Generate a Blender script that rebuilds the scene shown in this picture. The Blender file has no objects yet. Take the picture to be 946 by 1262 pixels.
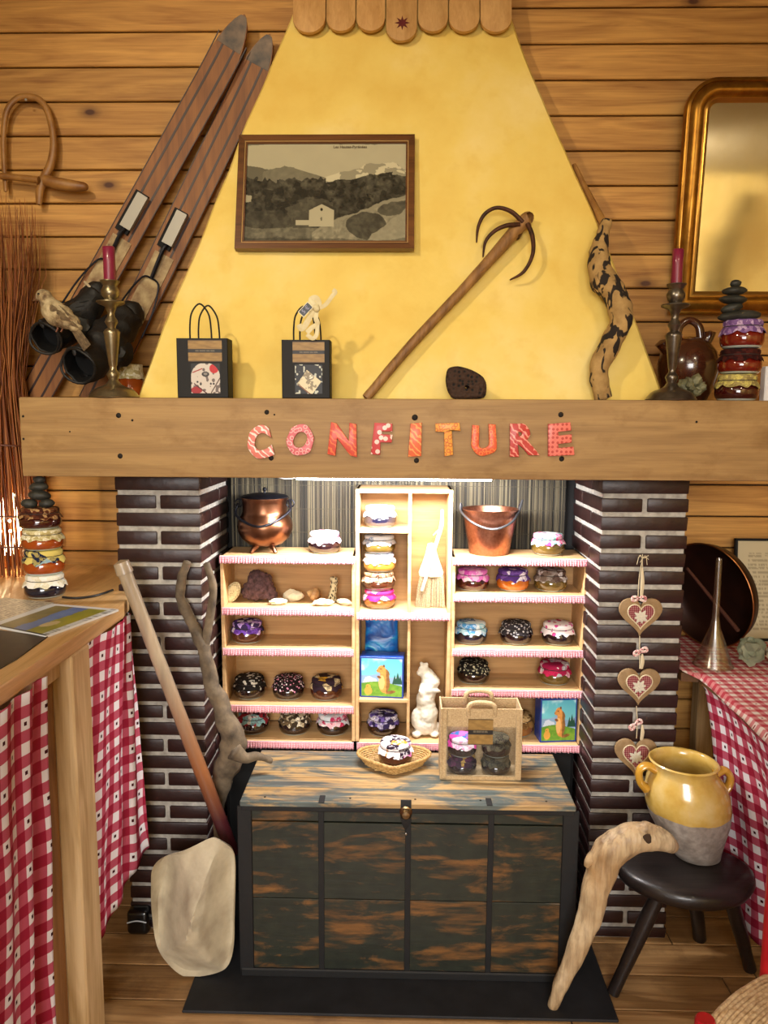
import bpy, bmesh, math, random
import numpy as np
from math import sin, cos, pi, radians, sqrt, atan2, hypot
from mathutils import Vector, Matrix, noise
random.seed(7)
SC = bpy.context.scene
COL = SC.collection
V = Vector

# ------------------------------------------------------------------ camera
FPX, FW, FH = 948.0, 946.0, 1262.0
CAM = V((0, 0, 1.40))
_yaw, _pit, _rol = radians(1.27), radians(7.0), 0.0053
_f0 = V((-sin(_yaw), cos(_yaw), 0))
_fw = (_f0 * cos(_pit) + V((0, 0, -1)) * sin(_pit)).normalized()
_r0 = V((cos(_yaw), sin(_yaw), 0))
_u0 = _r0.cross(_fw)
_r = _r0 * cos(_rol) + _u0 * sin(_rol)
_u = _u0 * cos(_rol) - _r0 * sin(_rol)
cd = bpy.data.cameras.new('camera')
cd.sensor_fit = 'VERTICAL'; cd.sensor_height = 24.0; cd.lens = 24.0 * FPX / FH
cd.clip_start = 0.02; cd.clip_end = 60
cam = bpy.data.objects.new('camera', cd); COL.objects.link(cam)
m = Matrix.Identity(4)
for i, v in enumerate((_r, _u, -_fw)):
    for k in range(3): m[k][i] = v[k]
m.translation = CAM
cam.matrix_world = m
SC.camera = cam

# ------------------------------------------------------------------ light and exposure
SC.view_settings.view_transform = 'Standard'; SC.view_settings.look = 'None'
SC.view_settings.exposure = 0.0; SC.view_settings.gamma = 1.0
SC.view_settings.use_curve_mapping = False
SC.cycles.use_denoising = True
SC.cycles.max_bounces = 6; SC.cycles.diffuse_bounces = 3; SC.cycles.glossy_bounces = 3
SC.cycles.transmission_bounces = 4; SC.cycles.transparent_max_bounces = 8
SC.cycles.sample_clamp_indirect = 4.0
w = bpy.data.worlds.new('world'); SC.world = w; w.use_nodes = True
w.node_tree.nodes['Background'].inputs[0].default_value = (0.75, 0.85, 1.0, 1)
w.node_tree.nodes['Background'].inputs[1].default_value = 0.6

def light(name, kind, loc, target, energy, col, size=0.2, size_y=None, spot=None, blend=0.6):
    l = bpy.data.lights.new(name, kind); l.energy = energy; l.color = col
    if kind == 'AREA':
        l.size = size
        if size_y: l.shape = 'RECTANGLE'; l.size_y = size_y
    else: l.shadow_soft_size = size
    if kind == 'SPOT': l.spot_size = radians(spot or 70); l.spot_blend = blend
    o = bpy.data.objects.new(name, l); COL.objects.link(o); o.location = loc
    d = V(target) - V(loc); o.rotation_euler = d.to_track_quat('-Z', 'Y').to_euler()
    return o
WARM = (1.0, 0.84, 0.58)
light('ceiling_spot_left', 'SPOT', (-1.0, 0.35, 2.62), (-0.3, 2.1, 1.75), 72, WARM, 0.05, spot=80, blend=.9)
light('ceiling_spot_right', 'SPOT', (0.95, 0.1, 2.62), (0.40, 2.1, 1.3), 20, WARM, 0.05, spot=62, blend=1)
light('ceiling_glow', 'AREA', (-0.5, -0.9, 2.66), (-0.5, 0.2, 0), 17, (1, .84, .6), 1.5, 1.2)
light('window_daylight_left', 'AREA', (-0.2, -2.3, 1.6), (-0.1, 2, 0.15), 24, (1.0, .98, .96), 1.5, 1.3).data.spread = radians(75)
light('rear_fill', 'AREA', (1.3, -1.2, 2.6), (3.0, -2.6, 1.9), 120, WARM, 0.5)  # added fill with no fixture, brightens the far wall the mirror reflects
light('niche_tube_light', 'AREA', (0.01, 1.975, 1.232), (0.01, 2.16, 0.95), 16, (1.0, .98, .97), 0.56, 0.03)

# ------------------------------------------------------------------ pixel helpers
def ray(px, py):
    return (_r * ((px - FW / 2) / FPX) - _u * ((py - FH / 2) / FPX) + _fw)
def at(px, py, Y):
    d = ray(px, py); return CAM + d * ((Y - CAM.y) / d.y)
def atz(px, py, z):
    d = ray(px, py); return CAM + d * ((z - CAM.z) / d.z)
def atx(px, py, x):
    d = ray(px, py); return CAM + d * ((x - CAM.x) / d.x)
def atp(px, py, p, n):
    d = ray(px, py); return CAM + d * ((V(p) - CAM).dot(n) / d.dot(n))
def dep(p): return (V(p) - CAM).dot(_fw)
def pxm(p): return dep(p) / FPX           # metres per pixel at p

# ------------------------------------------------------------------ materials
def lin(h):
    if isinstance(h, str):
        c = [int(h[i:i + 2], 16) / 255 for i in (0, 2, 4)]
    else: c = h
    return tuple(x / 12.92 if x <= .04045 else ((x + .055) / 1.055) ** 2.4 for x in c) + (1,)
class N:
    def __init__(s, name, rough=.6, metal=0, coat=0, spec=.5):
        s.m = bpy.data.materials.new(name); s.m.use_nodes = True; s.t = s.m.node_tree
        s.b = s.t.nodes['Principled BSDF']
        s.b.inputs['Roughness'].default_value = rough; s.b.inputs['Metallic'].default_value = metal
        s.b.inputs['Coat Weight'].default_value = coat; s.b.inputs['Coat Roughness'].default_value = .08
        s.b.inputs['Specular IOR Level'].default_value = spec
    def n(s, t, **k):
        x = s.t.nodes.new('ShaderNode' + t)
        for a, v in k.items():
            if hasattr(x, a): setattr(x, a, v)
            else: s.set(x, a, v)
        return x
    def set(s, x, a, v):
        if isinstance(a, str): a = {i.name.replace(' ', '_'): i for i in x.inputs}[a]
        else: a = x.inputs[a]
        if hasattr(v, 'is_linked'): s.t.links.new(v, a)
        elif hasattr(v, 'outputs'): s.t.links.new(v.outputs[0], a)
        else: a.default_value = v
    def math(s, op, a, b=0.0, c=None):
        x = s.n('Math', operation=op); s.set(x, 0, a); s.set(x, 1, b)
        if c is not None: s.set(x, 2, c)
        return x.outputs[0]
    def coord(s, scale=(1, 1, 1), kind='Object', rnd=True):
        t = s.n('TexCoord'); o = t.outputs[kind]
        if rnd:
            i = s.n('ObjectInfo'); a = s.n('VectorMath', operation='ADD'); s.set(a, 0, o)
            c = s.n('CombineXYZ'); r = s.math('MULTIPLY', i.outputs['Random'], 37.0)
            for k in range(3): s.set(c, k, r)
            s.set(a, 1, c); o = a.outputs[0]
        mp = s.n('VectorMath', operation='MULTIPLY'); s.set(mp, 0, o); mp.inputs[1].default_value = scale
        return mp.outputs[0]
    def noise(s, vec, scale=5, detail=3, rough=.55, dist=0):
        x = s.n('TexNoise'); s.set(x, 'Vector', vec)
        x.inputs['Scale'].default_value = scale; x.inputs['Detail'].default_value = detail
        x.inputs['Roughness'].default_value = rough; x.inputs['Distortion'].default_value = dist
        return x.outputs[0]
    def ramp(s, fac, stops, interp='LINEAR'):
        x = s.n('ValToRGB'); s.set(x, 0, fac); r = x.color_ramp; r.interpolation = interp
        while len(r.elements) < len(stops): r.elements.new(.5)
        for e, (p, c) in zip(r.elements, stops):
            e.position = p; e.color = c if not isinstance(c, str) else lin(c)
        return x.outputs[0]
    def mix(s, fac, a, b, mode='MIX'):
        x = s.n('Mix', data_type='RGBA', blend_type=mode); s.set(x, 0, fac)
        s.set(x, 6, lin(a) if isinstance(a, str) else a); s.set(x, 7, lin(b) if isinstance(b, str) else b)
        return x.outputs[2]
    def color(s, c):
        s.set(s.b, 'Base_Color', lin(c) if isinstance(c, str) else c); return s
    def bump(s, h, strength=.3, dist=.01):
        x = s.n('Bump'); s.set(x, 'Height', h); x.inputs['Strength'].default_value = strength
        x.inputs['Distance'].default_value = dist; s.set(s.b, 'Normal', x); return s

def plain(name, c, rough=.6, metal=0, coat=0, var=0.0, bs=0.0, sc=30, c2=None):
    s = N(name, rough, metal, coat)
    if c2 or bs:
        nz = s.noise(s.coord(), sc, 4)
        s.color(s.ramp(nz, [(.3, lin(c)), (.7, lin(c2 or c))]))
        if bs: s.bump(nz, bs, .004)
    else: s.color(c)
    return s.m

def wood(name, light_, dark_, knot='3a1c08', axis='X', rough=.5, fine=1.0, knots=1.0, bump=.15, coat=0, stain=None, var=.25):
    s = N(name, rough, 0, coat)
    ax = 'XYZ'.index(axis)
    def sc(a, b): return tuple(a if i == ax else b for i in range(3))
    big = s.noise(s.coord(sc(1.0, 9)), 2.2, 3, .5, 1.6)
    grain = s.noise(s.coord(sc(1.6, 55)), 2.2 * fine, 5, .6, 1.2)
    g = s.math('ADD', s.math('MULTIPLY', big, .6), s.math('MULTIPLY', grain, .4))
    col = s.ramp(g, [(.32, dark_), (.64, light_)])
    if knots:
        cv = s.coord(sc(4.2, 8)); sp_ = s.n('SeparateXYZ'); s.set(sp_, 0, cv); cb_ = s.n('CombineXYZ'); s.set(cb_, 0, sp_.outputs[0]); s.set(cb_, 1, sp_.outputs[1 if axis == 'Y' else 2])
        k = s.n('TexVoronoi', feature='F1', voronoi_dimensions='2D'); s.set(k, 'Vector', cb_); k.inputs['Scale'].default_value = 1
        k.inputs['Randomness'].default_value = .9
        sep = s.n('SeparateColor'); s.set(sep, 0, k.outputs['Color'])
        rare = s.math('GREATER_THAN', sep.outputs[0], 1 - .13 * knots)
        kn = s.ramp(k.outputs['Distance'], [(.045, (1, 1, 1, 1)), (.075, (.6, .6, .6, 1)), (.17, (.15, .15, .15, 1)), (.30, (0, 0, 0, 1))])
        f = s.math('MULTIPLY', rare, kn)
        col = s.mix(f, col, knot)
    if stain:
        st = s.ramp(s.noise(s.coord((3, 3, 5)), 2.4, 5, .65), [(.52, (0, 0, 0, 1)), (.72, (.7, .7, .7, 1))])
        col = s.mix(st, col, stain)
    if var:
        i = s.n('ObjectInfo'); h = s.n('HueSaturation')
        s.set(h, 'Color', col); s.set(h, 'Value', s.math('MULTIPLY_ADD', i.outputs['Random'], var, 1 - var / 2)); col = h.outputs[0]
    s.color(col); s.bump(grain, bump, .003)
    return s.m

def cloth(name, pal, scale=60, kind='patch', rough=.85):
    """printed cotton: patches of a palette, dots, or flowers"""
    s = N(name, rough, spec=.2)
    co = s.coord(rnd=False)
    v = s.n('TexVoronoi', feature='F1'); s.set(v, 'Vector', co); v.inputs['Scale'].default_value = scale
    if kind == 'dots':
        c = s.ramp(v.outputs['Distance'], [(0, lin(pal[1])), (.36, lin(pal[0]))], 'CONSTANT')
        if len(pal) > 2:
            sp = s.n('SeparateColor'); s.set(sp, 0, v.outputs['Color'])
            c = s.mix(s.math('MULTIPLY', s.math('GREATER_THAN', sp.outputs[0], .6), s.math('LESS_THAN', v.outputs['Distance'], .36)), c, pal[2])
    else:
        sp = s.n('SeparateColor'); s.set(sp, 0, v.outputs['Color'])
        c = s.ramp(sp.outputs[0], [(i / len(pal), lin(p)) for i, p in enumerate(pal)], 'CONSTANT')
        nz = s.noise(co, scale * 2.5, 2)
        c = s.mix(s.ramp(nz, [(.5, (0, 0, 0, 1)), (.52, (.5, .5, .5, 1))], 'CONSTANT'), c, pal[-1])
    s.color(c)
    return s.m

def gingham(name, red, mid, white, pitch, dot=None, hstripe=False):
    s = N(name, .9, spec=.15)
    t = s.n('TexCoord'); sep = s.n('SeparateXYZ'); s.set(sep, 0, t.outputs['UV'])
    def st(k, p=pitch):
        return s.math('FRACT', s.math('DIVIDE', sep.outputs[k], p))
    u, v = st(0), st(1)
    a = s.math('GREATER_THAN', u, .5); b = s.math('GREATER_THAN', v, .5)
    both = s.math('MULTIPLY', a, b); one = s.math('MAXIMUM', a, b)
    thread = s.math('GREATER_THAN', s.math('FRACT', s.math('MULTIPLY', s.math('ADD', sep.outputs[0], sep.outputs[1]), 1 / .0024)), .5)
    midc = s.mix(s.math('MULTIPLY', thread, .35), mid, red)
    c = s.mix(one, white, midc); c = s.mix(both, c, red)
    if dot:
        u2, v2 = st(0, 2 * pitch), st(1, 2 * pitch)
        def inwin(x, lo, hi):
            return s.math('MULTIPLY', s.math('GREATER_THAN', x, lo), s.math('LESS_THAN', x, hi))
        d1 = s.math('MULTIPLY', inwin(u2, .08, .16), inwin(v2, .08, .16))
        d2 = s.math('MULTIPLY', inwin(u2, .58, .66), inwin(v2, .58, .66))
        c = s.mix(s.math('MAXIMUM', d1, d2), c, dot)
    s.color(c)
    w = s.noise(s.coord(rnd=False), 900, 1); s.bump(w, .15, .001)
    return s.m

def glassm(name, tint=(.93, .96, .95, 1), op=.15, rough=.03, fw=.55):
    """thin clear sheet: mostly transparent, with a glossy reflection"""
    s = N(name)
    tr = s.n('BsdfTransparent'); tr.inputs[0].default_value = tint
    gl = s.n('BsdfGlossy'); gl.inputs['Roughness'].default_value = rough
    lw = s.n('LayerWeight'); lw.inputs[0].default_value = .35
    f = s.math('ADD', s.math('MULTIPLY', lw.outputs['Facing'], fw), op)
    mx = s.n('MixShader'); s.set(mx, 0, f); s.set(mx, 1, tr); s.set(mx, 2, gl)
    s.t.links.new(mx.outputs[0], s.t.nodes['Material Output'].inputs[0]); return s.m

def attr_mat(name='printed_paper', rough=.5, coat=0):
    s = N(name, rough, 0, coat); a = s.n('Attribute', attribute_name='Col'); s.color(a.outputs[0]); return s.m

# ------------------------------------------------------------------ mesh builder
class G:
    def __init__(s): s.bm = bmesh.new(); s.uv = None
    def box(s, c, size, bev=0, rot=None, seg=1):
        r = bmesh.ops.create_cube(s.bm, size=1); vs = r['verts']
        bmesh.ops.scale(s.bm, vec=size, verts=vs)
        if bev:
            es = list({e for v in vs for e in v.link_edges})
            r2 = bmesh.ops.bevel(s.bm, geom=es, offset=bev, segments=seg, affect='EDGES', profile=.5)
            vs = list({v for f in r2['faces'] for v in f.verts} | {v for v in vs if v.is_valid})
        M_ = Matrix.Translation(V(c))
        if rot is not None: M_ = M_ @ rot.to_4x4()
        bmesh.ops.transform(s.bm, matrix=M_, verts=vs)
        return s
    def grid(s, pts, closeu=False, closev=False, uv=None):
        """pts[i][j]"""
        n, k = len(pts), len(pts[0]); bm = s.bm
        vs = [[bm.verts.new(p) for p in row] for row in pts]
        if uv is not None and s.uv is None: s.uv = bm.loops.layers.uv.new('UVMap')
        for i in range(n if closeu else n - 1):
            for j in range(k if closev else k - 1):
                i2, j2 = (i + 1) % n, (j + 1) % k
                f = bm.faces.new((vs[i][j], vs[i2][j], vs[i2][j2], vs[i][j2]))
                if uv is not None:
                    for l, (a, b) in zip(f.loops, ((i, j), (i2, j), (i2, j2), (i, j2))): l[s.uv].uv = uv[a][b]
        return vs
    def tube(s, pts, r, seg=10, sub=4, caps=True, nz=0, nf=8, flat=1.0, seed=0, up=None):
        """smooth tube through pts with radii r (number or list)"""
        P = [V(p) for p in pts]
        R = r if isinstance(r, (list, tuple)) else [r] * len(P)
        if sub > 1 and len(P) > 2:
            Q, S = [], []
            for i in range(len(P) - 1):
                p0, p1, p2, p3 = P[max(i - 1, 0)], P[i], P[i + 1], P[min(i + 2, len(P) - 1)]
                for k in range(sub):
                    t = k / sub
                    Q.append(.5 * ((2 * p1) + (p2 - p0) * t + (2 * p0 - 5 * p1 + 4 * p2 - p3) * t * t + (3 * p1 - p0 - 3 * p2 + p3) * t ** 3))
                    S.append(R[i] * (1 - t) + R[i + 1] * t)
            Q.append(P[-1]); S.append(R[-1]); P, R = Q, S
        n = len(P); rings = []
        T = [(P[min(i + 1, n - 1)] - P[max(i - 1, 0)]).normalized() for i in range(n)]
        a = V(up) if up is not None else (V((0, 0, 1)) if abs(T[0].z) < .9 else V((1, 0, 0)))
        a = (a - T[0] * a.dot(T[0])).normalized()
        for i in range(n):
            a = (a - T[i] * a.dot(T[i])).normalized(); b = T[i].cross(a)
            ring = []
            for k in range(seg):
                th = 2 * pi * k / seg; rr = R[i]
                d = a * cos(th) + b * sin(th) * flat
                if nz:
                    q = (P[i] + d * rr) * nf + V((seed, seed, seed)); rr *= 1 + nz * (noise.noise(q) + .5 * noise.noise(q * 2.3))
                ring.append(P[i] + d * rr)
            rings.append(ring)
        vs = s.grid(rings, closev=True)
        if caps:
            for ring, fl, t in ((vs[0], 0, -T[0] * R[0]), (vs[-1], 1, T[-1] * R[-1])):
                c = V((0, 0, 0))
                for v in ring: c += v.co
                c = s.bm.verts.new(c / len(ring) + t * (.35 if seg > 6 else 0))
                for k in range(seg):
                    x, y = ring[k], ring[(k + 1) % seg]
                    s.bm.faces.new((x, y, c) if not fl else (y, x, c))
        return s
    def lathe(s, prof, seg=32, loc=(0, 0, 0), shift=None, wob=None):
        """prof: list of (r, z) bottom to top or any path; closes r=0 ends"""
        rings = []
        for (r, z) in prof:
            ox = shift(z) if shift else (0, 0)
            ring = []
            for k in range(seg):
                th = 2 * pi * k / seg; rr, zz = (r, z) if wob is None else wob(r, z, th)
                ring.append(V(loc) + V((ox[0] + max(rr, 1e-5) * cos(th), ox[1] + max(rr, 1e-5) * sin(th), zz)))
            rings.append(ring)
        s.grid(rings, closev=True); return s
    def prism(s, poly, y0, y1, axis='Y', bev=0):
        """poly list of 2D; extruded along axis"""
        def p3(a, b, h):
            return (a, h, b) if axis == 'Y' else ((a, b, h) if axis == 'Z' else (h, a, b))
        A = [s.bm.verts.new(p3(a, b, y0)) for a, b in poly]; B = [s.bm.verts.new(p3(a, b, y1)) for a, b in poly]
        fs = [s.bm.faces.new(A), s.bm.faces.new(list(reversed(B)))]
        n = len(poly)
        for i in range(n): fs.append(s.bm.faces.new((A[i], B[i], B[(i + 1) % n], A[(i + 1) % n])))
        if bev:
            es = [e for e in fs[0].edges] + [e for e in fs[1].edges]
            bmesh.ops.bevel(s.bm, geom=es, offset=bev, segments=2, affect='EDGES', profile=.5)
        return s
    def ball(s, c, r, scale=(1, 1, 1), sub=2, nz=0, nf=10, seed=0, rot=None):
        rr = bmesh.ops.create_icosphere(s.bm, subdivisions=sub, radius=1)
        for v in rr['verts']:
            p = v.co.copy(); k = 1
            if nz: k += nz * (noise.noise(p * nf * .15 + V((seed, 0, seed))) + .5 * noise.noise(p * nf * .4 + V((seed, 3, 0))))
            p = V((p.x * scale[0], p.y * scale[1], p.z * scale[2])) * r * k
            if rot is not None: p = rot @ p
            v.co = p + V(c)
        return s
    def xf(s, M_): s.bm.transform(M_); return s
    def build(s, name, mat, parent=None, loc=None, smooth=35, local=False, kind=None):
        return obj(name, s.bm, mat, parent, loc, smooth, local, kind)

WL = {}
def obj(name, bm, mat, parent=None, loc=None, smooth=35, local=False, kind=None):
    """links ONE mesh object. World coordinates in bm unless local."""
    bmesh.ops.remove_doubles(bm, verts=bm.verts, dist=1e-6)
    bmesh.ops.recalc_face_normals(bm, faces=bm.faces)
    me = bpy.data.meshes.new(name); off = V((0, 0, 0))
    if not local:
        if parent is not None: off = WL[parent.name]
        elif loc is not None: off = V(loc)
        else:
            xs = [v.co for v in bm.verts]
            off = V(((min(p.x for p in xs) + max(p.x for p in xs)) / 2, (min(p.y for p in xs) + max(p.y for p in xs)) / 2, min(p.z for p in xs)))
        bm.transform(Matrix.Translation(-off))
    bm.to_mesh(me); bm.free()
    if smooth:
        me.shade_smooth()
        if smooth < 180: me.set_sharp_from_angle(angle=radians(smooth))
    for mm in (mat if isinstance(mat, list) else [mat]): me.materials.append(mm)
    o = bpy.data.objects.new(name, me); COL.objects.link(o)
    if parent is not None:
        o.parent = parent; WL[o.name] = WL[parent.name]
    else:
        o.location = off if not local else (loc or (0, 0, 0)); WL[o.name] = V(o.location)
    if kind: o['kind'] = kind
    return o
def thing(name, label, cat, loc=(0, 0, 0), group=None, rotz=0):
    o = bpy.data.objects.new(name, None); COL.objects.link(o); o.location = loc; o.rotation_euler = (0, 0, rotz)
    o.empty_display_size = .05; WL[o.name] = V(loc)
    o['label'] = label; o['category'] = cat
    if group: o['group'] = group
    return o
def tag(o, label, cat, group=None, kind=None):
    o['label'] = label; o['category'] = cat
    if group: o['group'] = group
    if kind: o['kind'] = kind
    return o
def copy_tree(o, loc=None, label=None, rot=None, parent=None):
    c = o.copy(); COL.objects.link(c)
    if parent is not None: c.parent = parent
    if loc is not None: c.location = loc; WL[c.name] = V(loc)
    if label: c['label'] = label
    if rot is not None: c.rotation_euler = rot
    for ch in list(o.children): copy_tree(ch, parent=c)
    return c
def bake(o):
    dg = bpy.context.evaluated_depsgraph_get(); me = bpy.data.meshes.new_from_object(o.evaluated_get(dg))
    return me
def blob(name, balls, mat, parent=None, vox=.004, smooth_it=6, nz=0, nf=60, kind=None):
    """continuous body: union of balls (centre, radius, scale) through a voxel remesh, world coordinates"""
    g = G()
    for b in balls:
        c, r = b[0], b[1]; g.ball(c, r, b[2] if len(b) > 2 else (1, 1, 1), sub=3, rot=b[3] if len(b) > 3 else None)
    o = g.build(name, mat, parent, smooth=180, kind=kind)
    md = o.modifiers.new('r', 'REMESH'); md.mode = 'VOXEL'; md.voxel_size = vox; md.use_smooth_shade = True
    sm = o.modifiers.new('s', 'SMOOTH'); sm.iterations = smooth_it; sm.factor = .5
    bpy.context.view_layer.update()
    me = bake(o); o.modifiers.clear(); old = o.data; o.data = me; me.name = name; bpy.data.meshes.remove(old)
    if nz:
        for v in me.vertices:
            v.co += v.normal * nz * (noise.noise(v.co * nf) + .5 * noise.noise(v.co * nf * 2.3))
    me.shade_smooth()
    return o
def text_bm(body, size, ext, offset=0.0, bev=0.0, space=1.0):
    c = bpy.data.curves.new('t', 'FONT'); c.body = body; c.size = size; c.extrude = ext; c.offset = offset
    c.bevel_depth = bev; c.bevel_resolution = 1; c.align_x = 'CENTER'; c.align_y = 'CENTER'; c.space_character = space
    o = bpy.data.objects.new('t', c); COL.objects.link(o); bpy.context.view_layer.update()
    me = bake(o); bm = bmesh.new(); bm.from_mesh(me)
    bpy.data.objects.remove(o); bpy.data.curves.remove(c); bpy.data.meshes.remove(me)
    return bm
def print_grid(name, o, u, v, nx, ny, fn, mat, parent, warp=None):
    """flat print: grid from corner o (top-left) along u (right) and v (down) coloured by fn(U,V)->rgb in sRGB"""
    U, W_ = np.meshgrid(np.linspace(0, 1, nx), np.linspace(0, 1, ny), indexing='ij')
    rgb = np.clip(np.stack(fn(U, W_), -1), 0, 1)
    rgb = np.where(rgb <= .04045, rgb / 12.92, ((rgb + .055) / 1.055) ** 2.4)
    off = WL[parent.name] if parent is not None else V((0, 0, 0))
    o_, u_, v_ = (np.array(V(x)) for x in (V(o) - off, u, v))
    co = o_ + U[..., None] * u_ + W_[..., None] * v_
    if warp is not None: co = warp(co, U, W_)
    me = bpy.data.meshes.new(name)
    idx = np.arange(nx * ny).reshape(nx, ny)
    q = np.stack([idx[:-1, :-1], idx[:-1, 1:], idx[1:, 1:], idx[1:, :-1]], -1).reshape(-1, 4)
    me.from_pydata([], [], [])
    me.vertices.add(nx * ny); me.vertices.foreach_set('co', co.reshape(-1).astype(np.float32))
    me.loops.add(q.size); me.loops.foreach_set('vertex_index', q.reshape(-1).astype(np.int32))
    me.polygons.add(len(q)); me.polygons.foreach_set('loop_start', (np.arange(len(q)) * 4).astype(np.int32))
    me.update(calc_edges=True)
    ca = me.color_attributes.new('Col', 'FLOAT_COLOR', 'POINT')
    ca.data.foreach_set('color', np.concatenate([rgb.reshape(-1, 3), np.ones((nx * ny, 1))], 1).reshape(-1).astype(np.float32))
    me.materials.append(mat)
    ob = bpy.data.objects.new(name, me); COL.objects.link(ob)
    if parent is not None: ob.parent = parent; WL[ob.name] = WL[parent.name]
    return ob
def vn(U, W_, f, seed=0, fy=None):
    rs = np.random.RandomState(seed); fy = fy or f; n, k = int(f) + 3, int(fy) + 3
    L = rs.rand(n, k); x, y = np.abs(U) * f, np.abs(W_) * fy
    x = np.clip(x, 0, f + .999); y = np.clip(y, 0, fy + .999)
    i, j = x.astype(int), y.astype(int); a, b = x - i, y - j; a = a * a * (3 - 2 * a); b = b * b * (3 - 2 * b)
    return (L[i, j] * (1 - a) + L[i + 1, j] * a) * (1 - b) + (L[i, j + 1] * (1 - a) + L[i + 1, j + 1] * a) * b
def fbm(U, W_, f, seed=0, fy=None, o=4):
    s = 0; t = 0
    for k in range(o): s = s + vn(U, W_, f * 2 ** k, seed + k, (fy or f) * 2 ** k) * .5 ** k; t += .5 ** k
    return s / t
def over(c, m_, col):
    return [a * (1 - m_) + b * m_ for a, b in zip(c, col)]
def ell(U, W_, cx, cy, rx, ry, rot=0):
    x, y = U - cx, W_ - cy; a, b = x * cos(rot) + y * sin(rot), -x * sin(rot) + y * cos(rot)
    return ((a / rx) ** 2 + (b / ry) ** 2 < 1).astype(float)
# ------------------------------------------------------------------ shared materials
M_PLANK = wood('wall_pine', 'cb984e', '905e28', '4a2408', 'X', .62, knots=1.3, bump=.12)
M_FLOOR = wood('floor_pine', 'b58c5a', '75502c', '2e1a0c', 'X', .4, knots=.9, bump=.2, stain='5a3a20')
M_TABLE = wood('counter_pine', 'd8b07a', 'b08650', '6a4018', 'Y', .35, knots=.4, bump=.08, coat=.2)
M_BEAM = wood('beam_oak', 'a98756', '886840', '3b2412', 'X', .6, knots=.8, bump=.15, stain='7d5a30', var=0)
M_SHELF = wood('shelf_pine', 'dab483', 'bf9562', '7a4a20', 'X', .55, knots=.2, bump=.06, var=.12)
M_SBACK = wood('shelf_back_shaded', 'b88e58', '94693a', knots=.2, rough=.6, bump=.05)  # shelf wood coloured darker for the shade at the back of the units
M_SCALLOP = wood('scallop_pine', 'cfa266', 'b08148', '7a4a20', 'Z', .5, knots=.15, bump=.06, var=.3)
M_POST = wood('post_pine', 'cfb084', 'a3804e', '4a2c12', 'Z', .55, knots=.5, bump=.2, var=0)
M_DARK = plain('matt_black', '0b0a0a', .85)  # flat black for the fireplace inside and small dark parts
M_GAP = plain('gap_dark', '1a0f07', .9)
M_BRICK = plain('brick_maroon', '220f0e', .42, c2='2e1513', bs=.35, sc=40)
M_MORTAR = plain('mortar_white', 'b8b4ac', .9, c2='8f8a82', bs=.5, sc=60)
M_IRON = plain('black_iron', '14141a', .42, metal=.7, c2='24242c', bs=.2, sc=60)
M_PAPER = attr_mat()
M_PHOTO = attr_mat('photo_print', .25, .4)

# ------------------------------------------------------------------ room shell
WALLY, HT = 2.30, 2.72
def struct(name, g, mat): 
    o = g.build(name, mat); o['kind'] = 'structure'; return o
X0, X1, YB = -2.1, 4.2, -2.6
M_PLASTER = plain('yellow_plaster', 'e6d298', .8, c2='dcc684', bs=.1, sc=6)
M_GREY = plain('ceiling_plaster', 'b9b2a4', .85, c2='a9a294', sc=5)
fl = struct('floor', G().box(((X0 + X1) / 2, (YB + 2.45) / 2, -.03), (X1 - X0 + .1, 2.45 - YB, .05)), M_GAP)
struct('ceiling', G().box(((X0 + X1) / 2, (YB + 2.45) / 2, HT + .03), (X1 - X0 + .1, 2.45 - YB, .06)), M_GREY)
wb = struct('wall_back', G().box(((X0 + X1) / 2, WALLY + .05, HT / 2), (X1 - X0, .06, HT)), M_GAP)
struct('wall_left', G().box((X0 - .03, (YB + 2.3) / 2, HT / 2), (.06, 2.3 - YB, HT)), M_PLASTER)
struct('wall_right', G().box((X1 + .03, (YB + 2.3) / 2, HT / 2), (.06, 2.3 - YB, HT)), M_PLASTER)
wf = struct('wall_front', G().box(((X0 + X1) / 2, YB - .03, HT / 2), (X1 - X0, .06, HT)), M_PLASTER)
# window behind the camera
M_SKYP = N('window_daylight', .3); M_SKYP.set(M_SKYP.b, 'Emission_Color', (1, .97, .92, 1)); M_SKYP.set(M_SKYP.b, 'Emission_Strength', 2.5); M_SKYP.color('ffffff'); M_SKYP = M_SKYP.m
wn = struct('window_1', G().box((-.2, YB + .02, 1.75), (1.5, .01, 1.3)), M_SKYP)
g = G()
for x in (-.98, -.2, .58): g.box((x, YB + .04, 1.75), (.06, .05, 1.42))
for z in (1.07, 1.75, 2.43): g.box((-.2, YB + .04, z), (1.62, .05, .06))
g.build('window_frame', M_POST, wn)

# wall planks left and right of the hood
def planks(pa, pb, n, x0, x1, xpx):
    za, zb = at(xpx, pa, WALLY).z, at(xpx, pb, WALLY).z
    pitch = (za - zb) / n
    z = za
    while z < HT: z += pitch
    k = 0; me = None
    while z > .0:
        h = pitch - .0045
        if z - pitch < HT:
            gg = G().box(((x0 + x1) / 2, WALLY + .009, z - pitch / 2), (x1 - x0 - .004, .022, h), .0025)
            if me is None:
                o = gg.build('plank', M_PLANK, wb); me = o.data
                base = V(o.location); z00 = z
            else:
                gg.bm.free(); o = o.copy(); COL.objects.link(o); o.location = base + V((0, 0, z - z00))
        z -= pitch
planks(251, 642, 10, X0, 0.0, 100)
planks(229, 659, 10.6, 0.0, X1, 800)

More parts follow.
